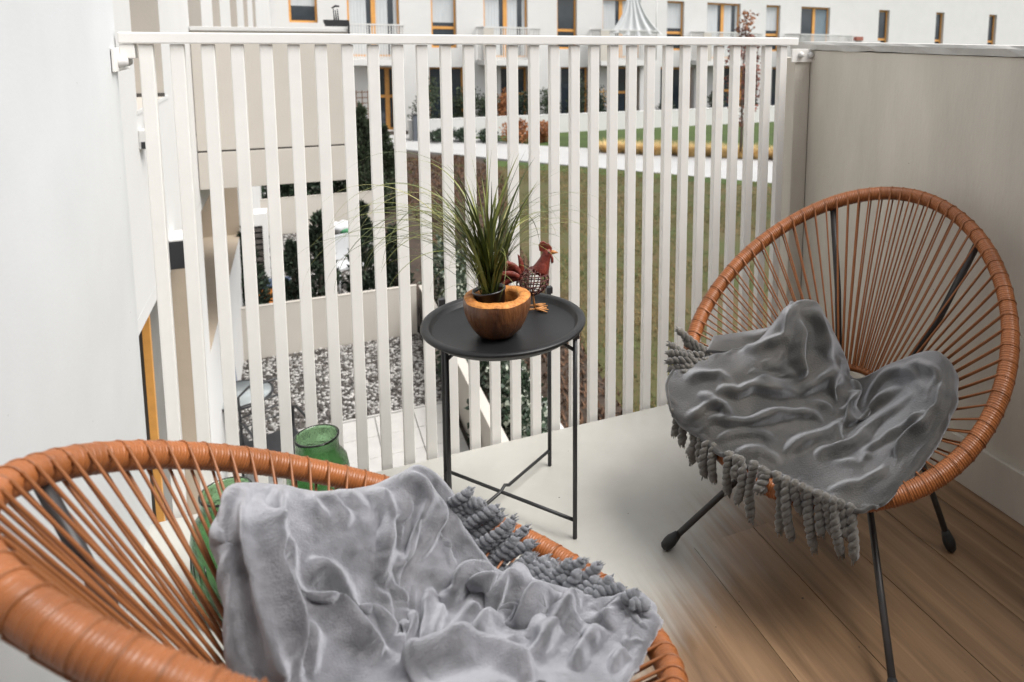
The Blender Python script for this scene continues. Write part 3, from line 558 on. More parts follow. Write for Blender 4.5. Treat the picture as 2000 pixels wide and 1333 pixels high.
o, P = throw('fringed_blanket', NET_R, FOLDS_R, 150, 84, 'grey fleece throw with shade painted in, heaped on the far chair, fringe hanging over its front', M['fleece_shaded'], 3, (-.45, -.55, .7))
hem([P[i, j] + np.array([-.002, -.002, .001]) for i, j in [(0, j) for j in range(80, 10, -1)] + [(i, 17) for i in range(1, 38)]][::2], .0042, M['fleece_shaded'], o)
hem([P[i, -1] for i in range(0, 150, 2)], .0045, M['fleece_shaded'], o)
for t in TAS_R: tassel(t[:3], t[3:], o, M['tassel_shaded'], .0088)
for t in TAS_RS: tassel(t[:3], t[3:], o, M['tassel_shaded'], .0082)
# the under layer of the same throw, showing beside the fold at the far left
under = nmesh('under_layer', *UNDER_R(), M['fleece_shaded'], True, o)
under.modifiers.new('thick', 'SOLIDIFY').thickness = .008
u2 = under.modifiers.new('sub', 'SUBSURF'); u2.levels = 1; u2.render_levels = 1
o, P = throw('fringed_blanket', NET_L, FOLDS_L, 210, 110, 'grey fleece throw on the near chair, fringe lying across its rim', M['fleece'], 11, (-.15, -.45, .85))
hem([P[i, j] for i, j in [(197, j) for j in range(16, 108, 2)]], .0045, M['fleece'], o)
for t in TAS_L: tassel(t[:3], t[3:], o, M['tassel'], .0080, tp=.019)

# ------------------------------------------------------------------ tray table with the bowl, the grass and the rooster
TC = Vector((.712, -.385, 0)); TH_ = .495; TR_ = .181
tb = thing('tray_table', 'black round metal tray table with thin legs, between the two chairs', 'table', TC)
prof = [(.0001, .012), (.155, .012), (.158, .0135), (.162, .0225), (.1655, .0262), (.177, .0262), (.1805, .0245), (.1815, .0215), (.180, .018), (.168, .012), (.163, .006), (.158, .002), (.152, .0), (.0001, .0)]
tr = MB().lathe(prof, 96).build('tray', M['tray'], tb); tr.location = (0, 0, TH_)
FR, BR = Vector((.851, -.463, 0)) - TC, Vector((.889, -.171, 0)) - TC
legs = {'a': FR, 'b': BR}
# measured feet: two pairs joined by crossing stretchers
legs['c'] = Vector((.617, -.149, 0)) - TC; legs['d'] = Vector((.581, -.395, 0)) - TC
for k, p in legs.items():
    MB().tube([(p.x, p.y, .001), (p.x, p.y, TH_ - .004)], .0052, 10).build('leg', M['dark'], tb)
z = .045
mid = (legs['a'] + legs['c']) * .5
for a, b, dz in ((legs['a'], legs['c'], 0), (legs['b'], legs['d'], .009)):
    p = [Vector((a.x, a.y, z)), Vector((a.x, a.y, z)).lerp(Vector((b.x, b.y, z)), .46), Vector((a.x, a.y, z)).lerp(Vector((b.x, b.y, z)), .5) + Vector((0, 0, dz)), Vector((a.x, a.y, z)).lerp(Vector((b.x, b.y, z)), .54), Vector((b.x, b.y, z))]
    MB().tube(p, .0042, 10).build('stretcher', M['dark'], tb)
for k in 'abcd':
    p = legs[k]; q = p * .62
    MB().tube([(p.x, p.y, TH_ - .04), (q.x, q.y, TH_ - .006)], .0042, 8).build('brace', M['dark'], tb)
    MB().box(p.x - .008, p.x + .008, p.y - .008, p.y + .008, TH_ - .012, TH_ + .006, .002).build('clip', M['dark'], tb)
ZT = TH_ + .012

# carved wooden bowl
wood = mat('oiled_root_wood', (.060, .020, .008), .42, .2, 9, .45, 40, col2=(.20, .078, .026), stretch=(3.6, 3.6, .8), coat=.2)
cut = mat('raw_cut_wood', (.36, .115, .020), .6, .3, 60, .6, 90, col2=(.72, .31, .075))
BC = Vector((.686, -.425, ZT))
bw_ = thing('wooden_bowl', 'hollowed wooden bowl with a pale orange cut rim, on the black tray', 'bowl', BC)
def wob(i, a): return 1 + .020 * math.sin(3 * a + .6) + .014 * math.sin(5 * a + 1.1 + i * .15) + .010 * math.sin(9 * a + i * .3)
def blip(i, a): return 1 + .030 * math.sin(3 * a + .6) + .012 * math.sin(5 * a + 1.1)
outer = [(.0001, 0), (.030, .0), (.041, .004), (.053, .016), (.063, .034), (.069, .052), (.0715, .068), (.0715, .078), (.0705, .083)]
MB().lathe(outer, 72, wob=wob).build('bowl_side', wood, bw_)
rim_ = [(.0705, .083), (.0685, .0862), (.060, .0885), (.050, .0878), (.0458, .0855), (.0445, .080), (.043, .055), (.036, .030), (.0001, .026)]
def wob2(i, a): return wob(8, a) if i < 3 else 1 + .02 * math.sin(2 * a + .4)
def rimz(): 
    m = MB().lathe(rim_, 72, wob=wob2)
    m.v = [(x, y, zz + .0012 * math.sin(math.atan2(y, x) * 3 + 1) * (1 if zz > .07 else 0) + (random.uniform(-.0006, .0006) if zz > .07 else 0)) for x, y, zz in m.v]
    return m
rimz().build('cut_rim', cut, bw_)
PC = BC + Vector((-.010, .008, .040))
pot = MB().lathe([(.0001, 0), (.027, 0), (.0345, .056), (.0362, .057), (.0362, .0605), (.0338, .0605), (.033, .052), (.026, .004), (.0001, .004)], 48).build('plant_pot', mat('black_plastic', (.012, .013, .016), .3, 0, spec=.6))
pot.location = PC; tag(pot, 'small black plastic pot tilted inside the wooden bowl', 'pot'); pot.rotation_euler = (R(-3), R(-5), 0)

gr = thing('ornamental_grass', 'tuft of long arching green grass blades rising from the pot in the wooden bowl', 'plant', PC)
gmats = [mat('grass_blade_dark', (.060, .078, .020), .42, .3, 14), mat('grass_blade_olive', (.165, .180, .040), .42, .3, 14), mat('grass_blade_pale', (.28, .27, .10), .5, .25, 14)]
def blade(mb, az, lean, L, w, droop, p0, side=0.0, n=16):
    """ribbon folded along its midrib: starts upright, leans towards az and droops"""
    d = Vector((math.cos(az), math.sin(az), 0)); s = Vector((-math.sin(az), math.cos(az), 0))
    p = Vector(p0); el = math.pi / 2 - lean; pts = [p.copy()]; dirs = []
    for i in range(n):
        u = (i + .5) / n
        e = el - droop * u ** 1.9
        t = d * math.cos(e) + Vector((0, 0, 1)) * math.sin(e) + s * side * u
        t.normalize(); dirs.append(t); p = p + t * (L / n); pts.append(p.copy())
    vs, fs = [], []
    for i, q in enumerate(pts):
        u = i / n; t = dirs[min(i, n - 1)]; nr = s.cross(t).normalized()
        ww = w * (min(1, .55 + u * 3)) * (1 - u ** 2.2) + .0002
        vs += [q - s * ww * .5 + nr * ww * .16, q, q + s * ww * .5 + nr * ww * .16]
    for i in range(n):
        for k in (0, 1): fs.append((i * 3 + k, i * 3 + k + 1, i * 3 + k + 4, i * 3 + k + 3))
    mb.add(vs, fs, True)
p0 = Vector((-.006, 0, .048))
for i in range(50):     # stout upright blades
    a = random.uniform(0, 2 * math.pi); rr = .016 * math.sqrt(random.random())
    mb = MB(); az = random.gauss(math.pi, .8) if random.random() < .66 else random.uniform(-1.2, 1.2)
    blade(mb, az, abs(random.gauss(.17, .14)), random.uniform(.19, .33), random.uniform(.0060, .0105), random.uniform(.1, .9), p0 + Vector((math.cos(a) * rr, math.sin(a) * rr, 0)), random.uniform(-.25, .25))
    mb.build('blade', random.choice((gmats[0], gmats[0], gmats[1])), gr)
for i in range(54):     # long thin arching blades
    a = random.uniform(0, 2 * math.pi); rr = .016 * math.sqrt(random.random())
    mb = MB(); left = random.random() < .64
    az = random.gauss(math.pi + .1, .55) if left else random.gauss(0.1, .8)
    blade(mb, az, abs(random.gauss(.34 if left else .22, .17)), random.uniform(.30, .54) if left else random.uniform(.26, .42), random.uniform(.0034, .0060), random.uniform(1.7, 3.0), p0 + Vector((math.cos(a) * rr, math.sin(a) * rr, 0)), random.uniform(-.5, .5), 26)
    mb.build('blade', random.choice((gmats[0], gmats[0], gmats[1], gmats[1], gmats[2])), gr)
mb = MB()
for i in range(60):
    a = random.uniform(0, 2 * math.pi); rr = .017 * math.sqrt(random.random())
    blade(mb, random.gauss(math.pi, 1.2), abs(random.gauss(.3, .2)), random.uniform(.14, .38), random.uniform(.0012, .002), random.uniform(1.0, 3.2), p0 + Vector((math.cos(a) * rr, math.sin(a) * rr, 0)), random.uniform(-.7, .7), 18)
mb.build('fine_blades', gmats[1], gr)['kind'] = 'stuff'

# metal rooster: facing right
RC = Vector((.800, -.322, ZT))
red = specks(mat('rust_red_enamel', (.105, .016, .012), .5, .35, 60, .3, 90, col2=(.26, .045, .025)), 220, .14, (.20, .09, .05), .8); redd = mat('maroon_wire', (.115, .035, .030), .45, .3, 30)
yel = mat('orange_enamel', (.42, .18, .05), .5, .3, 60)
ro = thing('metal_rooster', 'red metal rooster figurine with a wire lattice belly, behind the wooden bowl', 'figurine', RC, rz=R(-14))
bm = bmesh.new(); bmesh.ops.create_uvsphere(bm, u_segments=14, v_segments=9, radius=1)
cb = Vector((-.002, 0, .070)); mb = MB()
def bodypt(v): 
    x, y, zz = v
    return cb + Vector((x * .038 + .006 * zz, y * .030, zz * .034))
for e in bm.edges:
    a, b = bodypt(e.verts[0].co), bodypt(e.verts[1].co); mb.tube([a, b], .0015, 5)
bm.free(); mb.build('wire_body', redd, ro)
neck = MB(); pts = [(.013, 0, .088), (.017, 0, .097), (.022, 0, .108), (.027, 0, .121), (.031, 0, .133), (.034, 0, .141), (.034, 0, .147)]
neck.tube(pts, [.0195, .0200, .0165, .0128, .0112, .0100, .005], 14).build('neck', red, ro)
cmb = MB().prism([(.014, .143), (.020, .141), (.033, .143), (.042, .143), (.044, .148), (.040, .153), (.037, .158), (.030, .160), (.024, .165), (.017, .163), (.012, .156)], 1, -.0035, .0035).build('comb', red, ro)
MB().tube([(.040, 0, .138), (.049, 0, .1375), (.058, 0, .136)], [.0058, .0042, .0006], 10).build('beak', yel, ro)
for y in (-.004, .004):
    MB().tube([(.041, y, .133), (.044, y * 1.3, .124), (.044, y * 1.3, .115), (.042, y, .112)], [.0018, .0028, .0030, .001], 8).build('wattle', red, ro)
for y in (-.0098, .0098): MB().ball((.036, y, .1405), .0022, 2).build('eye', M['dark'], ro)
def feather(mb, az, L, w, curl, start):
    p = Vector(start); pts = []; a = az
    for i in range(13): pts.append(p.copy()); p = p + Vector((math.cos(a), 0, math.sin(a))) * L / 12; a += curl / 12
    vs, fs = [], []
    for i, q in enumerate(pts):
        u = i / 12; ww = w * math.sin(math.pi * min(1, .12 + u * .9)) ** .7 + .0004
        tn = (pts[min(i + 1, 12)] - pts[max(i - 1, 0)]).normalized(); nrm = Vector((-tn.z, 0, tn.x))
        for sgn in (-1, 1):
            for y in (-.0012, .0012): vs.append(q + nrm * ww * .5 * sgn + Vector((0, start[1] + y, 0)))
    for i in range(12):
        for a_, b_ in ((0, 1), (1, 3), (3, 2), (2, 0)): fs.append((i * 4 + a_, i * 4 + b_, i * 4 + 4 + b_, i * 4 + 4 + a_))
    mb.add(vs, fs, True)
for az, L, w, curl, y in ((100, .085, .015, -75 + 190, .0), (118, .085, .016, 110, .003), (136, .080, .016, 115, -.003), (152, .072, .015, 105, .002), (172, .062, .013, 80, -.002), (78, .060, .012, 40, .001)):
    mb = MB(); feather(mb, R(az), L, w, R(curl), (-.030, y, .078)); mb.build('tail_feather', red, ro)
for y in (-.011, .013):
    lg = MB().tube([(-.002, y, .044), (0, y, .022), (.002, y, .006)], .0022, 8).build('leg', yel, ro)
    ft = MB()
    for a in (-28, 0, 28, 178): ft.tube([(.002, y, .006), (.002 + math.cos(R(a)) * .016, y + math.sin(R(a)) * .016, .0045), (.002 + math.cos(R(a)) * .032, y + math.sin(R(a)) * .032, .002)], [.0026, .0026, .0012], 7)
    ft.build('foot', yel, lg)

# ------------------------------------------------------------------ green glass jars by the railing
gl = mat('green_glass', (.32, .55, .31), .06, 0, trans=1.0, ior=1.45, bump=.35, bscale=46)
nd, pb = nodes(gl); pb.inputs['Roughness'].default_value = .07
def jar(loc, label, band):
    t = thing('glass_jar', label, 'jar', loc, 'green glass jars on the balcony floor')
    prof = [(.0001, .004), (.050, .004), (.061, .012), (.066, .03), (.067, .10), (.0665, .165), (.062, .190), (.052, .205), (.0465, .212), (.0455, .240), (.0475, .246), (.0475, .2505), (.0435, .2505), (.0425, .243), (.0425, .213), (.048, .202), (.058, .187), (.0622, .164), (.0628, .10), (.062, .032), (.056, .016), (.0001, .011)]
    MB().lathe(prof, 56).build('glass_body', gl, t)
    st = MB()
    for k in range(10):     # pressed star on the shoulder and base
        a = k * math.pi / 5; st.tube([(.008 * math.cos(a), .008 * math.sin(a), .0125), (.045 * math.cos(a), .045 * math.sin(a), .0155)], .0022, 6)
    for k in range(26):
        a = k * 2 * math.pi / 26
        st.tube([(.0668 * math.cos(a), .0668 * math.sin(a), .06), (.0672 * math.cos(a + .1), .0672 * math.sin(a + .1), .10), (.0668 * math.cos(a), .0668 * math.sin(a), .14)], .0014, 5)
    st.build('pressed_ribs', gl, t)['kind'] = 'stuff'
    if band:
        lf = MB()
        for k, (a, zz) in enumerate(((-1.2, .14), (-1.0, .12), (-.85, .15), (-1.4, .115))):
            c = Vector((.0672 * math.cos(a), .0672 * math.sin(a), zz)); lf.ball(c, .011, 1, (.5, .5, 1.2))
        lf.build('leaf_motif', M['rust'], t)
jar((.320, -.222, 0), 'green glass jar against the bars, its neck above the near chair rim', True)
jar((.150, -.365, 0), 'green glass jar standing behind the cords of the near chair', False)

# ------------------------------------------------------------------ garden ground
G = -3.0
def sheet(name, poly, z, m, t=.12):
    return tag(MB().prism(poly, 2, z - t, z).build(name, m), kind='structure')
sheet('ground', [(-60, -8), (120, -8), (120, 160), (-60, 160)], G - .03, M['soil'], .3)
sheet('gravel_bed', [(-1.2, 5.93), (1.82, 5.93), (1.82, 8.0), (-1.2, 8.0)], G, M['gravel_bed'])
sheet('gravel_bed', [(-1.2, 8.9), (1.82, 8.9), (1.82, 14.2), (-1.2, 14.2)], G, M['gravel_bed'])
pv = sheet('patio', [(-1.3, 2.2), (1.72, 2.2), (1.72, 5.90), (-1.3, 5.90)], G - .012, M['soil'], .1)
tile_me = MB().box(0, .393, 0, .393, -.03, .02, .003).mesh('tile', M['tile'])
for i in range(-4, 2):
    for j in range(-8, 1):
        o = obj('tile', tile_me, pv); o.location = (.948 + i * .4 - (0 if i < 1 else 0), 5.503 + j * .4, G + random.uniform(-.003, .002)); o.rotation_euler = (0, 0, random.uniform(-.002, .002))
MB().box(-1.3, 1.72, 5.902, 5.93, G - .1, G + .03).build('edging', M['tile'], pv)

def pebbles(name, n, x0, x1, y0, y1, z, s0, s1, m):
    base = []
    bm = bmesh.new(); bmesh.ops.create_icosphere(bm, subdivisions=1, radius=1); bm.verts.index_update()
    BV = np.array([v.co[:] for v in bm.verts]); BF = np.array([[v.index for v in f.verts] for f in bm.faces]); bm.free()
    c = np.c_[rng.uniform(x0, x1, n), rng.uniform(y0, y1, n), z + rng.uniform(-.002, .014, n)]
    s = rng.uniform(s0, s1, (n, 1)) * np.c_[rng.uniform(.7, 1.4, n), rng.uniform(.7, 1.4, n), rng.uniform(.4, .8, n)]
    a = rng.uniform(0, 6.28, n); ca, sa = np.cos(a), np.sin(a)
    V = BV[None] * (1 + rng.normal(0, .12, (n, len(BV), 1))) * s[:, None, :]
    X = V[..., 0] * ca[:, None] - V[..., 1] * sa[:, None]; Y = V[..., 0] * sa[:, None] + V[..., 1] * ca[:, None]
    V = np.stack([X, Y, V[..., 2]], -1) + c[:, None, :]
    F = BF[None] + (np.arange(n) * len(BV))[:, None, None]
    return nmesh(name, V.reshape(-1, 3), F.reshape(-1, 3), m)
for m, n in ((M['stone'], 4200), (M['stone2'], 4200)):
    tag(pebbles('gravel', n, -1.1, 1.78, 5.95, 7.98, G, .011, .026, m), 'grey and white gravel below the balcony', kind='stuff')
for m, n in ((M['stone'], 3000), (M['stone2'], 3000)):
    tag(pebbles('gravel', n, -1.1, 1.78, 8.95, 14.1, G, .016, .032, m), 'pale gravel in the second yard', kind='stuff')

# lawn, mulch, path
sheet('mulch_bed', [(2.66, 2.0), (3.3, 2.0), (4.3, 12.5), (6.1, 19), (5.6, 22.2), (3.4, 23.8), (1.9, 17), (1.88, 2.0)], G + .004, M['mulch'])
lawn = sheet('lawn', [(2.9, -4), (60, -4), (60, 2), (24, 4.5), (14.0, 13.2), (7.3, 20.1), (5.9, 21.4), (5.75, 19), (4.2, 12.5), (3.2, 2.0)], G + .008, M['lawn'])
sheet('lawn_strip', [(5.9, 21.38), (7.3, 20.08), (14.0, 13.18), (13.7, 12.6), (7.1, 18.9), (5.85, 20.2)], G + .012, M['lawn_green'])
sheet('path', [(3.2, 28.4), (3.5, 24.8), (7.35, 20.25), (12.3, 14.8), (20, 6.5), (24, 7.6), (14.9, 18.0), (8.5, 23.6), (5.2, 28.4)], G + .02, M['path'])
sheet('lawn_far', [(6.1, 26.9), (8.5, 23.6), (14.9, 18.0), (24, 7.6), (60, 20), (60, 26.9)], G + .008, M['lawn_green'])
def tufts(name, n, pts, h0, h1, w, z, m, label):
    c = pts(n); n = len(c); a = rng.uniform(0, 6.28, n); L = rng.uniform(h0, h1, n); le = rng.uniform(.2, 1.1, n)
    d = np.c_[np.cos(a), np.sin(a), np.zeros(n)]; s = np.c_[-np.sin(a), np.cos(a), np.zeros(n)] * w
    c = np.c_[c, np.full(n, z)]
    top = c + d * (L * np.sin(le))[:, None] + np.array([0, 0, 1]) * (L * np.cos(le))[:, None]
    V = np.stack([c - s, c + s, top], 1).reshape(-1, 3)
    return tag(nmesh(name, V, np.arange(3 * n).reshape(-1, 3), m), label, kind='stuff')
def lawnpts(n):
    y = 3 + 17 * rng.random(n) ** 1.25; x = 3.1 + rng.random(n) * 11
    ok = (x > np.interp(y, [2, 12.5, 19, 21], [3.25, 4.3, 5.85, 6])) & (y < np.interp(x, [5.9, 7.3, 14], [21.3, 20, 13.1]))
    return np.c_[x, y][ok]
def clump(f, n, sc, seed, thr=0.0):
    """keep the points where a smooth noise is high: patches of different grass"""
    p = f(n); v = vnoise(np.c_[p, np.zeros(len(p))], sc, seed); return p[v > thr]
tufts('lawn_grass', 0, lambda n: clump(lawnpts, 60000, 1.5, 5, -.2), .03, .09, .006, G + .008, M['blade_green'], 'short green lawn grass')
tufts('dry_lawn_grass', 0, lambda n: clump(lawnpts, 70000, 1.3, 9, -.3), .03, .10, .007, G + .008, M['blade_dry'], 'dead straw coloured lawn grass')
def mulchpts(n):
    y = 2.5 + 20 * rng.random(n) ** 1.2; x = rng.uniform(1.9, 6, n); lo = np.interp(y, [2, 17, 23], [2.66, 2.66, 3.6]); hi = np.interp(y, [2, 12.5, 19, 22.5], [3.25, 4.3, 5.9, 5.3])
    ok = (x > lo) & (x < hi); return np.c_[x, y][ok]
tufts('bed_grass', 0, lambda n: clump(mulchpts, 22000, 1.6, 21, .25), .04, .12, .010, G + .008, M['blade_green'], 'thin green weeds on the planting bed')
tufts('leaf_litter', 0, lambda n: mulchpts(26000), .04, .12, .018, G + .01, M['mulch2'], 'red brown leaf litter on the planting bed')

# ------------------------------------------------------------------ plants
def leaf_quads(P, Nrm, L, w, jit=.5):
    """small folded leaves at P, pointing along Nrm with jitter"""
    n = len(P); d = Nrm + rng.normal(0, jit, (n, 3)); d /= np.linalg.norm(d, axis=1)[:, None]
    s = np.cross(d, rng.normal(0, 1, (n, 3))); s /= np.linalg.norm(s, axis=1)[:, None] + 1e-9; q = np.cross(d, s)
    L = L * rng.uniform(.6, 1.3, (n, 1)); w = w * rng.uniform(.7, 1.3, (n, 1))
    V = np.stack([P, P + d * L * .5 + s * w + q * w * .3, P + d * L, P + d * L * .5 - s * w + q * w * .3], 1).reshape(-1, 3)
    F = np.arange(4 * n).reshape(-1, 4); return V, F
def conifer(x, y, z0, h, r, n, label, m, seed):
    root = thing('conifer', label, 'conifer', (x, y, z0), 'dark conifers in the yards')
    g = np.random.default_rng(seed); MB().tube([(0, 0, 0), (.01, 0, h * .5), (0, 0, h * .93)], [.03 + h * .012, .02, .006], 7).build('trunk', M['bark'], root)
    nb = max(40, int(n / 26)); zz = g.random(nb) ** 1.15; a = g.uniform(0, 6.28, nb)
    prof = r * (1 - zz) ** .75 * (.55 + .45 * np.minimum(1, zz * 6 + .35)); Ps, Ns = [], []
    for k in range(nb):
        q = 26; u = g.random(q) ** .6; rr = prof[k] * g.uniform(.75, 1.15)
        da = g.normal(0, .28, q)
        P = np.c_[np.cos(a[k] + da) * rr * u, np.sin(a[k] + da) * rr * u, zz[k] * h * .96 + h * .03 + u * rr * .35 + g.normal(0, .018 * h, q)]
        Ps.append(P); Ns.append(np.c_[np.cos(a[k] + da) * .8, np.sin(a[k] + da) * .8, np.full(q, .9)])
    P = np.concatenate(Ps); N_ = np.concatenate(Ns); V, F = leaf_quads(P, N_, .05 + .025 * h, .010 + .006 * h, .45)
    nmesh('crown', V, F, m, False, root); return root
def shrub(name, x, y, z0, rx, ry, h, n, m, label, cat='shrub', group=None, L=.07, w=.022, seed=0, pale=None, open_=.0):
    root = thing(name, label, cat, (x, y, z0), group); g = np.random.default_rng(seed + 100)
    nc = 16; C = g.normal(0, .42, (nc, 3)); C[:, 2] = g.uniform(.15, .85, nc)
    st = MB()
    for k in range(6): st.tube([(0, 0, 0), (C[k, 0] * rx * .6, C[k, 1] * ry * .6, h * .4), (C[k, 0] * rx, C[k, 1] * ry, h * C[k, 2])], [.014, .009, .004], 5)
    st.build('stem', M['bark'], root)
    k = g.integers(0, nc, n); d = g.normal(0, 1, (n, 3)); d /= np.linalg.norm(d, axis=1)[:, None]
    P = C[k] * [rx, ry, h] + d * (g.random((n, 1)) ** .45) * [rx * .55, ry * .55, h * .26]; P[:, 2] = np.abs(P[:, 2])
    V, F = leaf_quads(P, d + [0, 0, .4], L, w, .6)
    if pale:
        sel = g.random(n) < .22; f4 = F[sel]; nmesh('crown', V, F[~sel], m, False, root); nmesh('pale_leaves', V, f4, pale, False, root)
    else: nmesh('crown', V, F, m, False, root)
    return root
LOC = ['first from the house wall in the planter row', 'second in the planter row, the low broad one', 'third in the planter row, behind the pale wall', 'fourth in the planter row, beside the grey post', 'last at the right end of the planter row']
for k, (x, zt, r) in enumerate(((-.36, -1.43, .27), (.19, -1.66, .30), (.52, -1.31, .30), (1.10, -1.24, .27), (1.50, -1.55, .25))):
    conifer(x, 8.5, -2.62, zt + 2.62, r, 2600, 'dark narrow conifer, ' + LOC[k], M['conifer'], 20 + k)
conifer(1.62, 14.9, G, 2.5, .55, 5200, 'tall dark conifer beyond the far yard wall, the taller of two', M['conifer2'], 41)
conifer(2.12, 15.2, G, 2.0, .50, 4200, 'rounded dark conifer beyond the far yard wall, the lower of two', M['conifer2'], 42)
for k, (x, y, rx, h) in enumerate(((2.30, 8.6, .34, 1.3), (2.36, 7.2, .36, 1.15), (2.33, 6.0, .30, .8), (2.30, 5.0, .27, .62), (2.28, 4.1, .25, .5))):
    shrub('variegated_shrub', x, y, G, rx, .62, h, 2600, M['leafdark'], ['tall white flecked evergreen shrub behind the tray table', 'white flecked evergreen shrub left of the tray table legs', 'white flecked shrub seen under the tray', 'low white flecked shrub inside the kerb, under the tray table', 'lowest white flecked shrub at the balcony edge'][k], 'shrub', 'variegated shrubs between wall and kerb', .06, .022, k, M['leafpale'])
# dark hedge far below the neighbour's balcony
hd = thing('evergreen_hedge', 'dark evergreen hedge beyond the far yard wall, below the neighbour balcony', 'hedge', (.3, 15.3, G))
n = 9000; P = np.c_[rng.uniform(-1.1, 1.05, n), rng.uniform(-.4, .4, n), rng.uniform(.1, 1.5, n)]
V, F = leaf_quads(P, np.c_[rng.normal(0, .3, n), np.full(n, -.6), np.full(n, .4)], .09, .03, .7); nmesh('foliage', V, F, M['leafdark'], False, hd)
V, F = leaf_quads(P[:700], np.c_[rng.normal(0, .3, 700), np.full(700, -1.), np.full(700, .4)], .07, .02, .7); nmesh('pale_foliage', V, F, M['leafpale'], False, hd)

# ------------------------------------------------------------------ yard walls
def wall(name, x0, x1, y0, y1, z0, z1, m, label, cap=None):
    t = thing(name, label, 'wall', ((x0 + x1) / 2, (y0 + y1) / 2, z0)); lx, ly = (x1 - x0) / 2, (y1 - y0) / 2
    MB().box(-lx, lx, -ly, ly, 0, z1 - z0, .006).build('wall_panel', m, t)
    if cap: MB().box(-lx - .006, lx + .006, -ly - .006, ly + .006, z1 - z0 + .001, z1 - z0 + cap, .002).build('coping', M['facade'] if cap > .02 else m, t)
    return t
w1 = wall('garden_wall', -1.3, 1.72, 8.0, 8.06, -3.1, -2.31, M['beige'], 'low beige planter wall across the gravel yard', .004)
MB().box(.985 - .21, 1.0 - .21, -.0345, -.0315, .02, .79).build('stain', mat('rust_stain', (.40, .31, .21), .9, .2, 12), w1)
wall('garden_wall', -1.3, 1.72, 8.86, 8.9, -3.1, -2.62, M['dark'], 'dark back edge of the planter trough')
tag(MB().box(-1.3, 1.72, 8.065, 8.855, -3.1, -2.64).build('planter_soil', M['soil']), kind='structure')
wall('garden_wall', -1.3, 1.9, 14.3, 14.36, -3.1, -2.27, M['beige'], 'far low beige wall behind the second gravel yard', .008)
l2 = wall('garden_wall', 1.80, 1.89, 2.2, 8.3, -3.1, -2.42, M['beige'], 'white boundary wall with ivy running away below the table', .006)
n = 420; P = np.c_[np.full(n, -.055), rng.normal(-.3, 1.2, n), rng.uniform(.1, .62, n)]; keep = vnoise(P, 2.6, 3) > .3; P = P[keep]
V, F = leaf_quads(P, np.tile([-.5, 0, .3], (len(P), 1)), .075, .034, .5); nmesh('ivy', V, F, M['leafdark'], False, l2)['kind'] = 'stuff'
kb = MB().box(2.62, 2.70, 2.0, 9.0, G - .1, G + .10, .008).build('kerb', M['facade']); tag(kb, kind='structure')
gw = wall('garden_wall', 4.3, 44, 26.8, 27.0, -3.3, -2.25, M['facade'], 'long white garden wall before the far house', .03)

# ------------------------------------------------------------------ yard furniture
pt = thing('patio_table', 'round glass patio table with a black rim, seen between the left bars', 'table', (-.30, 5.55, G))
MB().lathe([(.0001, .70), (.285, .70), (.285, .708), (.0001, .708)], 40).build('glass_top', mat('frosted_glass', (.33, .36, .36), .12, .1, 4, spec=.7), pt)
MB().lathe([(.284, .690), (.300, .690), (.303, .702), (.300, .714), (.284, .714)], 40, closed=True).build('rim', M['dark'], pt)
for k in range(4):
    a = .6 + k * math.pi / 2; MB().tube([(.25 * math.cos(a), .25 * math.sin(a), .69), (.20 * math.cos(a), .20 * math.sin(a), .4), (.24 * math.cos(a), .24 * math.sin(a), .01)], .013, 8).build('leg', M['dark'], pt)
pc = thing('patio_chair', 'black metal patio chair drawn up to the glass table', 'chair', (.02, 5.02, G), rz=R(200))
MB().box(-.22, .22, -.21, .21, .40, .425, .008).build('seat', M['dark'], pc)
for x in (-.23, .23):
    MB().tube([(x, -.22, .01), (x, -.21, .42), (x, -.20, .62), (x, -.10, .645), (x, .12, .64), (x, .22, .60), (x, .24, .42), (x, .27, .01)], .012, 8).build('arm_frame', M['dark'], pc)
MB().tube([(-.22, -.21, .42), (-.22, -.27, .84), (-.12, -.29, .9), (.12, -.29, .9), (.22, -.27, .84), (.22, -.21, .42)], .012, 8).build('back_frame', M['dark'], pc)
for z_ in (.55, .65, .75): MB().tube([(-.22, -.235 - (z_ - .55) * .1, z_), (0, -.265, z_), (.22, -.235 - (z_ - .55) * .1, z_)], .008, 6).build('slat', M['dark'], pc)
um = thing('folded_parasol', 'closed blue grey parasol leaning behind the glass table', 'parasol', (-.46, 5.86, G))
MB().tube([(0, 0, .02), (0, 0, 1.5)], .014, 8).build('pole', M['dark'], um)
uf = MB(); n = 14
prof_ = [(.012, 1.46), (.05, 1.30), (.085, 1.0), (.105, .75), (.11, .60), (.09, .52)]
uf.lathe(prof_, 28, wob=lambda i, a: 1 + .22 * math.cos(7 * a)).build('canopy', mat('blue_grey_canvas', (.25, .27, .32), .85, .15, 4), um)
MB().lathe([(.0001, 0), (.2, 0), (.2, .05), (.0001, .06)], 24).build('base', M['dark'], um)
lc = thing('louvred_cabinet', 'white louvred cabinet by the house wall in the second yard', 'cabinet', (-.34, 11.2, G))
MB().box(-.2, -.1, -.2, .2, 0, 1.2).box(.08, .15, -.2, .2, 0, 1.2).box(-.099, .079, -.2, .2, 1.0, 1.2).box(-.099, .079, .1, .2, 0, .999).build('case', M['facade'], lc)
for k in range(9): MB().box(-.098, .078, -.17, -.12, .10 + k * .1, .16 + k * .1).build('slat', M['stone2'], lc)
oc = thing('crate', 'orange plastic crate with a dark lid among the planter conifers', 'crate', (-.12, 9.9, G))
om = mat('orange_plastic', (.72, .27, .07), .45, .1, 6)
MB().box(-.24, .24, -.17, .17, 0, .34, .012).build('box', om, oc); MB().box(-.25, .25, -.18, .18, .342, .39, .01).build('lid', mat('navy_plastic', (.03, .05, .09), .5), oc)
wt = thing('garden_chair', 'white plastic garden chair in the second yard beside the planter', 'chair', (.98, 10.3, G), rz=R(15))
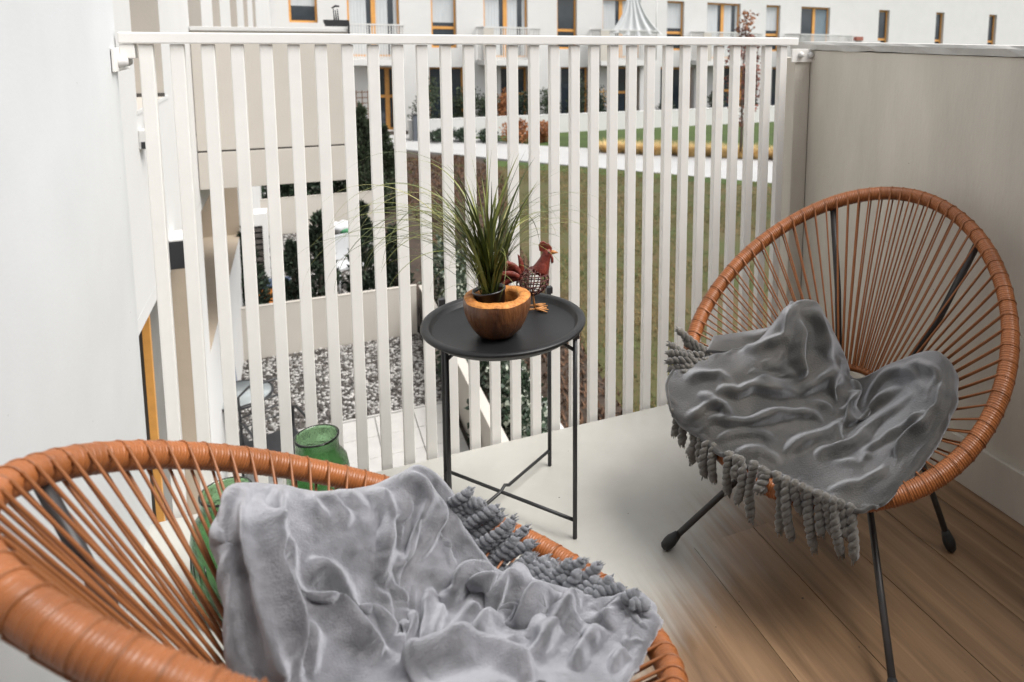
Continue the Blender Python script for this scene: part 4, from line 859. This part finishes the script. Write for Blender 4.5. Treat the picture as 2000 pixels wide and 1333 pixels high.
wp = mat('white_plastic', (.52, .53, .54), .4, .03, 6)
MB().box(-.22, .22, -.22, .22, .38, .42, .012).build('seat', wp, wt); MB().box(-.22, .22, .20, .235, .44, .86, .012).build('backrest', wp, wt)
for x in (-.2, .2):
    for y in (-.2, .2): MB().tube([(x, y, .38), (x * 1.12, y * 1.12, 0)], .02, 8).build('leg', wp, wt)
hb = thing('garden_bag', 'crumpled white and green bag lying by the far yard wall', 'bag', (1.09, 13.8, G))
mb = MB().ball((0, 0, .13), .3, 3, (1, .6, .45)); mb.v = [(x + .03 * math.sin(z_ * 60 + y * 20), y, z_ + .025 * math.sin(x * 30)) for x, y, z_ in mb.v]; mb.build('bag_body', wp, hb)
MB().ball((.1, -.14, .08), .14, 2, (1.2, .5, .5)).build('green_lining', mat('green_plastic', (.05, .22, .10), .5), hb)

# ------------------------------------------------------------------ buildings
def openwall(u0, u1, z0, z1, holes, depth, plane):
    """wall sheet with rectangular holes (u, z) and their reveals; plane(u, z, d) -> point, d goes into the wall"""
    us = sorted({u0, u1, *[h[0] for h in holes], *[h[1] for h in holes]}); zs = sorted({z0, z1, *[h[2] for h in holes], *[h[3] for h in holes]})
    us = [u for u in us if u0 <= u <= u1]; zs = [q for q in zs if z0 <= q <= z1]
    mb = MB()
    for a, b in zip(us[:-1], us[1:]):
        for c, d in zip(zs[:-1], zs[1:]):
            uu, zz = (a + b) / 2, (c + d) / 2
            if any(h[0] < uu < h[1] and h[2] < zz < h[3] for h in holes): continue
            mb.add([plane(a, c, 0), plane(b, c, 0), plane(b, d, 0), plane(a, d, 0)], [(0, 1, 2, 3)])
    return mb
def reveal(h, depth, plane):
    a, b, c, d = h; mb = MB()
    for p, q in (((a, c), (a, d)), ((a, d), (b, d)), ((b, d), (b, c)), ((b, c), (a, c))):
        mb.add([plane(*p, 0.0005), plane(*q, 0.0005), plane(*q, depth), plane(*p, depth)], [(0, 1, 2, 3)])
    return mb
def slab(mb, plane, a, b, c, d, d0, d1):
    P = [plane(u, zz, t) for u in (a, b) for zz in (c, d) for t in (d0, d1)]
    return mb.add(P, [(0, 1, 3, 2), (4, 6, 7, 5), (0, 4, 5, 1), (2, 3, 7, 6), (0, 2, 6, 4), (1, 5, 7, 3)])
def window(root, plane, h, depth, mull=None, trans=None, fw=.08, inside=None, fm='orange', off=0.0):
    """frame part with pane, mullion, transom and curtain as sub-parts"""
    a, b, c, d = h; d0, d1 = depth - .07, depth
    f = MB(); slab(f, plane, a, a + fw, c, d, d0, d1); slab(f, plane, b - fw, b, c, d, d0, d1); slab(f, plane, a + fw, b - fw, c, c + fw, d0, d1); slab(f, plane, a + fw, b - fw, d - fw, d, d0, d1)
    if mull is not None: slab(f, plane, mull - .09, mull + .09, c + fw, d - fw, d0 - .01, d1)
    if trans is not None:
        x0, x1 = (a + fw, b - fw)
        slab(f, plane, x0, x1, trans - .06, trans + .06, d0 - .005, d1)
    w = f.build('window', M[fm], root)
    slab(MB(), plane, a + fw * .9, b - fw * .9, c + fw * .9, d - fw * .9, d1 - .035, d1 - .03).build('pane', M['pane'], w)
    if inside == 'curtain':
        n = 40; mb = MB(); vs = []
        for i in range(n + 1):
            u = a + fw + (b - a - 2 * fw) * i / n
            if (a + b) / 2 - .12 * (b - a) < u < (a + b) / 2 + .1 * (b - a): pass
            t = d1 - .050 + .008 * math.sin(i * 2.3)
            vs += [plane(u, c + fw, t), plane(u, d - fw, t)]
        mb.add(vs, [(2 * i, 2 * i + 1, 2 * i + 3, 2 * i + 2) for i in range(n) if not (n * .33 < i < n * .44 or n * .78 < i < n * .92)], True).build('curtain', M['curtain'], w)
    if inside == 'half':
        slab(MB(), plane, a + fw, b - fw, c + (d - c) * .45, d - fw, d1 - .048, d1 - .046).build('blind', M['curtain'], w)
    if inside == 'blind':
        mb = MB(); nz = int((d - c - 2 * fw) / .09)
        for k in range(nz): slab(mb, plane, (a + b) / 2 + .1, b - fw, c + fw + k * .09, c + fw + k * .09 + .07, d1 - .05, d1 - .046)
        mb.build('blind', M['blind'], w)
    return w

# far apartment house across the garden
FY = 30.0
fb = thing('apartment_building', 'long white apartment house across the garden with orange framed windows', 'building', (20, FY, -3))
TILT = -.0095
def dz(x): return TILT * (x - 2.7)
fo = Vector((20, FY, -3))
def fpl(u, zz, d): return (u - fo.x, d, zz + dz(u) - fo.z)
UP = [('n', .25, 1.30), ('d', 2.42, 4.48), ('n', 5.79, 6.87), ('d', 8.07, 10.09), ('n', 11.5, 12.48), ('d', 13.79, 15.8), ('n', 17.25, 18.22), ('d', 19.55, 21.57), ('n', 23.18, 24.1), ('d', 25.48, 27.46), ('s', 31.01, 31.82), ('s', 35.52, 36.2), ('s', 40.08, 40.79), ('s', 45.0, 45.7)]
GF = [(3.45, 4.25), (5.65, 7.2), (8.81, 10.11), (11.67, 13.14), (14.55, 15.79), (16.93, 18.89), (20.67, 22.75), (23.68, 25.45), (31.0, 31.8), (35.5, 36.2)]
holes, kinds = [], []
for k, a, b in UP:
    c = .55 if k == 'n' else (.15 if k == 'd' else .75)
    if a < 1: c = 1.50
    holes.append((a, b, c, 2.98)); kinds.append(k)
gh = [(a, b, -3.0, -.29) for a, b in GF]
openwall(-3, 62, -3.4, 6.2, holes + gh, .22, fpl).build('wall', M['facade'], fb)
slab(MB(), fpl, -3, 62, 6.2, 6.4, -.08, 10).build('roof', M['facade'], fb)
ins = ['half', 'curtain', 'half', 'curtain', None, 'curtain', 'half', 'curtain', 'half', 'blind', None, None, None, None]
for i, (h, k) in enumerate(zip(holes, kinds)):
    reveal(h, .24, fpl).build('reveal', M['facade'], fb)
    a, b, c, d = h
    window(fb, fpl, h, .24, mull=(a + b) / 2 if k == 'd' else None, trans=(1.42 if k == 'n' and a > 1 else 1.30 if k == 's' else None), fw=.085 if k != 's' else .10, inside=ins[i])
for i, h in enumerate(gh):
    reveal(h, .5, fpl).build('reveal', M['facade'], fb)
    a, b, c, d = h
    window(fb, fpl, h, .5, mull=None if i % 2 else a + (b - a) * .62, trans=-1.55 if i in (0, 2, 4, 6) else None, fw=.13 if i in (5, 7) else .09)
BAL = [(2.40, 4.50), (7.75, 10.30), (13.15, 16.1), (18.6, 22.08), (24.45, 28.0)]
for i, (a, b) in enumerate(BAL):
    bl_ = slab(MB(), fpl, a, b, -.16, .06, -1.35, -.002).build('balcony', M['facade'], fb)
    mb = MB(); n = int((b - a) / .105)
    for k in range(n): slab(mb, fpl, a + .03 + k * .105, a + .075 + k * .105, .061, 1.44, -1.33, -1.30)
    for s_ in (0, 1):
        for k in range(11): slab(mb, fpl, (a + .005, b - .035)[s_], (a + .035, b - .005)[s_], .061, 1.44, -1.27 + k * .11, -1.22 + k * .11)
    o = mb.build('railing_bars', M['facade'], bl_); o['kind'] = 'stuff'
    r_ = MB(); slab(r_, fpl, a, b, 1.441, 1.50, -1.35, -1.29); slab(r_, fpl, a, a + .05, 1.441, 1.50, -1.289, -.003); slab(r_, fpl, b - .05, b, 1.441, 1.50, -1.289, -.003); r_.build('handrail', M['facade'], bl_)
    slab(MB(), fpl, a - .02, a + .42, .062, 1.43, -1.345, -1.335).build('side_panel', M['beige'], bl_) if i in (1, 2, 3) else None
# gauze net hung over the third balcony
gz = thing('gauze_net', 'white gauze net draped over a far balcony railing', 'net', (14.9, FY - 1.2, .1 + dz(15)))
n, mrow = 40, 14; vs = []
for j in range(mrow + 1):
    v = j / mrow
    for i in range(n + 1):
        u = i / n; sp = .28 + 1.15 * v ** 2.2
        vs.append(((u - .5) * sp * 2 - .2 * (1 - v), -.1 + .05 * math.sin(u * 31) * (.2 + v), 3.3 - 2.15 * v + .1 * math.sin(u * 9)))
MB().add(vs, [(j * (n + 1) + i, j * (n + 1) + i + 1, (j + 1) * (n + 1) + i + 1, (j + 1) * (n + 1) + i) for j in range(mrow) for i in range(n)], True).build('gauze', mat('white_gauze', (.58, .59, .60), .9), gz)
MB().tube([(1.15, .0, -.0), (1.15, 0, 3.6)], .03, 8).build('pole', M['facade'], gz)
# small flower box and lamp by the far window
fx = thing('flower_box', 'small red flower box on the far right balcony', 'planter', (29.3, FY - .3, .95))
MB().box(-.25, .25, -.12, .12, 0, .22, .01).build('box', mat('brick_red_box', (.30, .10, .07), .6), fx)
MB().box(-1.4, 1.6, -.03, .03, -.25, -.001).build('shelf', M['facade'], fx)

# left wing of our own house: facade plane x = -0.42, seen along its length
lwing = thing('side_wing', 'white side wing of the house with deep window reveals beyond the left bars', 'building', (-.42, 6, -3))
wo = Vector((-.42, 6, -3))
def lpl(u, zz, d): return (-.42 - d - wo.x, u - wo.y, zz - wo.z)
LH = [(2.45, 3.32, .75, 3.0), (4.74, 5.65, .2, 3.0), (6.69, 7.59, .75, 3.0), (9.15, 10.5, .2, 3.0), (12.2, 13.5, .75, 3.0), (15.5, 17.0, .2, 3.0)]
openwall(.10, 29.9, -.22, 6.2, LH, .5, lpl).build('wall', M['facade'], lwing)
slab(MB(), lpl, .10, 3.98, -.30, -.222, 0, .5).build('soffit', M['facade'], lwing)
for i, h in enumerate(LH):
    reveal(h, .55, lpl).build('reveal', M['beige'], lwing)
    w_ = window(lwing, lpl, h, .55, fw=.07, mull=(h[0] + h[1]) / 2 if h[1] - h[0] > 1.2 else None)
    sm_ = MB(); slab(sm_, lpl, h[0] - .02, h[1] + .12, h[2] - .022, h[2] - .001, -.004, .3); sm_.build('sill', M['facade'], w_); slab(MB(), lpl, h[1] - .016, h[1] - .002, h[2] + .001, h[2] + .022, -.003, .50).build('joint', M['dark_gap'], w_)
# ground floor: fins, recesses and openings
gl_ = [(4.72, 8.60, -1.5, -.30)]
openwall(3.99, 29.9, -3.2, -.222, gl_, .5, lpl).build('lower_wall', M['facade'], lwing)
reveal(gl_[0], 1.2, lpl).build('lower_reveal', M['tan'], lwing)
slab(MB(), lpl, 3.995, 4.71, -3.2, -.224, .004, 1.1).build('pier', M['tan'], lwing)
slab(MB(), lpl, .1, 3.99, -3.2, -.3, 1.1, 1.3).build('recess_wall', M['tan'], lwing)
slab(MB(), lpl, 4.72, 8.6, -3.2, -.23, 1.2, 1.3).build('recess_wall', M['tan'], lwing)
window(lwing, lpl, (1.3, 3.9, -2.9, -.4), 1.09, fw=.10, mull=2.4)
# orange door frame standing at the near end of the recess
mb = MB(); slab(mb, lpl, 2.915, 2.955, -3.1, -.305, .10, .138); mb.build('door_frame', M['orange'], lwing)
mb = MB(); slab(mb, lpl, 2.962, 3.985, -3.1, -.305, .14, .16); mb.build('door_leaf', mat('grey_door', (.20, .195, .18), .6, .1, 4), lwing)
sn = thing('wall_sensor', 'tiny white sensor box on the wing wall beside the first left bar', 'sensor', (-.42, 2.47, .60))
MB().box(0, .05, -.05, .05, -.05, .05, .006).build('housing', M['facade'], sn); MB().box(.01, .04, -.0525, -.0505, -.045, -.01).build('lens', M['dark'], sn)
lamp = thing('wall_lamp', 'small black box lamp under the white wing wall', 'lamp', (-.36, 3.2, -.2))
MB().box(-.058, .045, -.12, .12, -.085, .085, .004).build('housing', mat('lamp_black', (.02, .02, .022), .5), lamp)
MB().box(-.058, .045, -.12, .12, .087, .10, .003).build('cap', M['facade'], lamp)
dp = MB().tube([(-.355, 8.72, -.2), (-.355, 8.72, -2.1)], .042, 12).build('downpipe', M['facade']); tag(dp, 'white rain pipe on the side wing beyond the bars', 'pipe')
# neighbour balcony sticking out of the wing
nb = thing('neighbour_balcony', 'beige solid sided balcony of the neighbour seen through the left bars', 'balcony', (.15, 5.9, -.12))
MB().box(-.565, .60, -1.2, 1.5, 0, .30, .004).build('slab', M['beige'], nb)
MB().box(-.565, .60, -1.195, -1.09, .315, 1.275, .004).build('parapet', M['beige'], nb)
MB().box(.50, .60, -1.088, 1.5, .315, 1.275, .004).build('parapet', M['beige'], nb)
MB().box(-.555, .592, -1.19, -1.10, .301, .314).build('joint', M['dark_gap'], nb)
MB().box(-.565, .615, -1.21, -1.075, 1.276, 1.308, .004).build('coping', M['facade'], nb)
pl = thing('balcony_planter', 'black planter box hooked on the neighbour balcony, with dark spikes', 'planter', (.66, 4.80, 1.19))
MB().prism([(-.085, .012), (.085, .012), (.10, .05), (.10, .066), (-.10, .066), (-.10, .05)], 1, -.07, .07).build('box', M['dark'], pl)
MB().box(.085, .098, -.13, -.115, -.16, .05).build('hook', M['dark'], pl)
for k, (x, h) in enumerate(((-.012, .10), (.004, .09), (.020, .10))): MB().tube([(x, 0, .06), (x - .006, 0, .06 + h)], [.006, .004], 6).build('spike', M['dark'], pl)
MB().tube([(-.03, 0, .165), (.0, .01, .185), (.03, 0, .182)], [.006, .010, .008], 7).build('spike', M['dark'], pl)

# ------------------------------------------------------------------ plants and trellises before the far house
far = [(5.4, 28.3, .55, 1.75, 'conifer2', 'bushy yew with a pointed top by the far white wall'), (6.9, 28.2, .62, 1.55, 'conifer2', 'dark bush before a far ground floor window'), (7.7, 28.4, .35, 1.3, 'leafdark', 'narrow dark bush right of the far window'),
       (9.6, 28.2, .5, 1.35, 'leafdark', 'dark bush before the far glazed door'), (10.6, 28.2, .42, 1.6, 'conifer2', 'dark bush right of the orange door rail'), (11.9, 28.2, .5, 1.9, 'conifer2', 'tall dark bush at the middle of the far house'), (13.0, 28.2, .45, 1.6, 'leafdark', 'dark bush left of the orange trellis'),
       (16.3, 28.2, .3, .8, 'leafdark', 'small spiky plant before the far wall'), (19.1, 28.2, .3, 1.2, 'conifer2', 'slim dark bush beside the orange doorway'), (21.0, 28.2, .4, 1.3, 'conifer2', 'rounded dark bush near the red leaved tree'), (24.2, 28.2, .4, 1.4, 'conifer', 'dark bush at the right end of the far garden')]
for k, (x, y, rx, h, m, lb) in enumerate(far): shrub('garden_shrub', x, y, -3 + dz(x), rx, .5, h + .45, 1500, M[m], lb, 'shrub', 'bushes along the far house', .11, .035, 40 + k)
shrub('red_shrub', 8.35, 28.2, -3, .2, .2, 1.75, 900, M['rust'], 'narrow rust red shrub against the far white wall', 'shrub', None, .10, .03, 61)
for k, (x, y, m, rx, h, lb) in enumerate(((5.3, 25.9, 'leafdark', .4, .5, 'low evergreen shrub at the left start of the far border'), (6.2, 25.6, 'leafdark', .4, .55, 'low evergreen shrub second along the far border'), (7.0, 25.2, 'leafdark', .35, .5, 'low evergreen shrub left of the rust brown grass'), (8.0, 24.6, 'rust', .42, .85, 'rust brown dry bush on the far border'), (9.0, 24.4, 'rust', .42, .75, 'second rust brown dry bush, nearer the green lawn'))):
    shrub('border_shrub', x, y, G, rx, .4, h, 1300, M[m], lb, 'shrub', 'low shrubs along the far border', .10, .03, 70 + k)
for k in range(11):
    u = k / 10; x = 10.6 + u * 5.2 + random.uniform(-.1, .1); y = 21.4 - u * 4.0 + random.uniform(-.2, .2)
    t = thing('straw_grass', ['leftmost straw coloured grass clump beyond the path', 'second straw coloured grass clump beyond the path', 'third straw coloured grass clump beyond the path', 'fourth straw coloured grass clump beyond the path', 'fifth straw coloured grass clump, middle of the row', 'straw coloured clump just right of the row middle', 'seventh straw coloured grass clump beyond the path', 'straw coloured clump left of the red leaved tree', 'straw coloured clump at the foot of the red leaved tree', 'second last straw coloured clump beyond the path', 'rightmost straw coloured grass clump beside the parapet'][k], 'grass clump', (x, y, G), 'straw grass clumps beyond the path')
    n = 700; a = rng.uniform(0, 6.28, n); rr = .42 * rng.random(n) ** .5; c = np.c_[np.cos(a) * rr, np.sin(a) * rr, np.zeros(n)]
    L_ = rng.uniform(.35, .8, n)[:, None]; d = np.c_[np.cos(a) * .7, np.sin(a) * .7, np.ones(n)]; d /= np.linalg.norm(d, axis=1)[:, None]; s = np.c_[-np.sin(a), np.cos(a), np.zeros(n)] * .014
    V = np.stack([c - s, c + s, c + d * L_ * [1, 1, .7]], 1).reshape(-1, 3); nmesh('straw_blades', V, np.arange(3 * n).reshape(-1, 3), M['straw'], False, t)
# slim tree with rust leaves
tr_ = thing('young_tree', 'slender young tree holding rust red leaves, rising past the railing', 'tree', (14.0, 18.4, G))
MB().tube([(0, 0, 0), (.02, 0, 1.2), (-.02, 0, 2.6), (.05, 0, 3.8), (.10, 0, 4.9)], [.055, .045, .032, .02, .008], 8).build('trunk', M['bark'], tr_)
n = 1500; hgt = rng.uniform(1.1, 4.4, n); a = rng.uniform(0, 6.28, n); r_ = np.clip(.62 * np.sin((hgt - .7) / 3.9 * math.pi) ** .7, .05, 1) * rng.random(n) ** .5
P = np.c_[np.cos(a) * r_, np.sin(a) * r_, hgt + .15 * r_]; kk = vnoise(P, 3.2, 8) > -.25; P = P[kk]
V, F = leaf_quads(P, np.c_[np.cos(a[kk]), np.sin(a[kk]), np.full(kk.sum(), -.4)], .12, .045, .6); nmesh('crown', V, F, M['redleaf'], False, tr_)
P = np.c_[.08 + rng.normal(0, .13, 130), rng.normal(0, .13, 130), rng.uniform(4.35, 4.95, 130)]
V, F = leaf_quads(P, rng.normal(0, 1, (130, 3)), .11, .04, .6); nmesh('crown', V, F, M['rust'], False, tr_)
br = MB()
for k in range(16):
    h_ = rng.uniform(1.3, 4.2); q = rng.uniform(0, 6.28); br.tube([(0, 0, h_), (.25 * math.cos(q), .25 * math.sin(q), h_ + .28), (.45 * math.cos(q), .45 * math.sin(q), h_ + .42)], [.014, .008, .003], 5)
br.build('branches', M['bark'], tr_)
def trellis(x, y, z0, w, h, m, label, step=.22):
    t = thing('trellis', label, 'trellis', (x, y, z0)); k = 0
    u = 0
    while u <= w + .001: MB().box(u - .018, u + .018, -.015, 0, 0, h).build('lath', m, t); u += step
    v = .04
    while v <= h: MB().box(-.02, w + .02, -.031, -.016, v, v + .036).build('lath', m, t); v += step
trellis(2.55, 28.6, -2.6, .8, 1.45, mat('brown_lath', (.16, .09, .05), .8), 'dark brown lattice trellis below the far left balcony')
trellis(12.95, 28.4, -2.6, .55, 1.3, mat('yellow_lath', (.62, .36, .12), .7), 'small yellow wooden trellis before a dark far window')
bn = thing('utility_box', 'dark grey utility box standing by the far end of the path', 'cabinet', (4.62, 26.5, G))
MB().box(-.22, .22, -.18, .18, 0, 1.0, .01).build('case', mat('dark_grey_box', (.09, .10, .115), .5, .1, 5), bn); MB().box(-.24, .24, -.2, .2, 1.002, 1.05, .01).build('lid', M['dark'], bn)
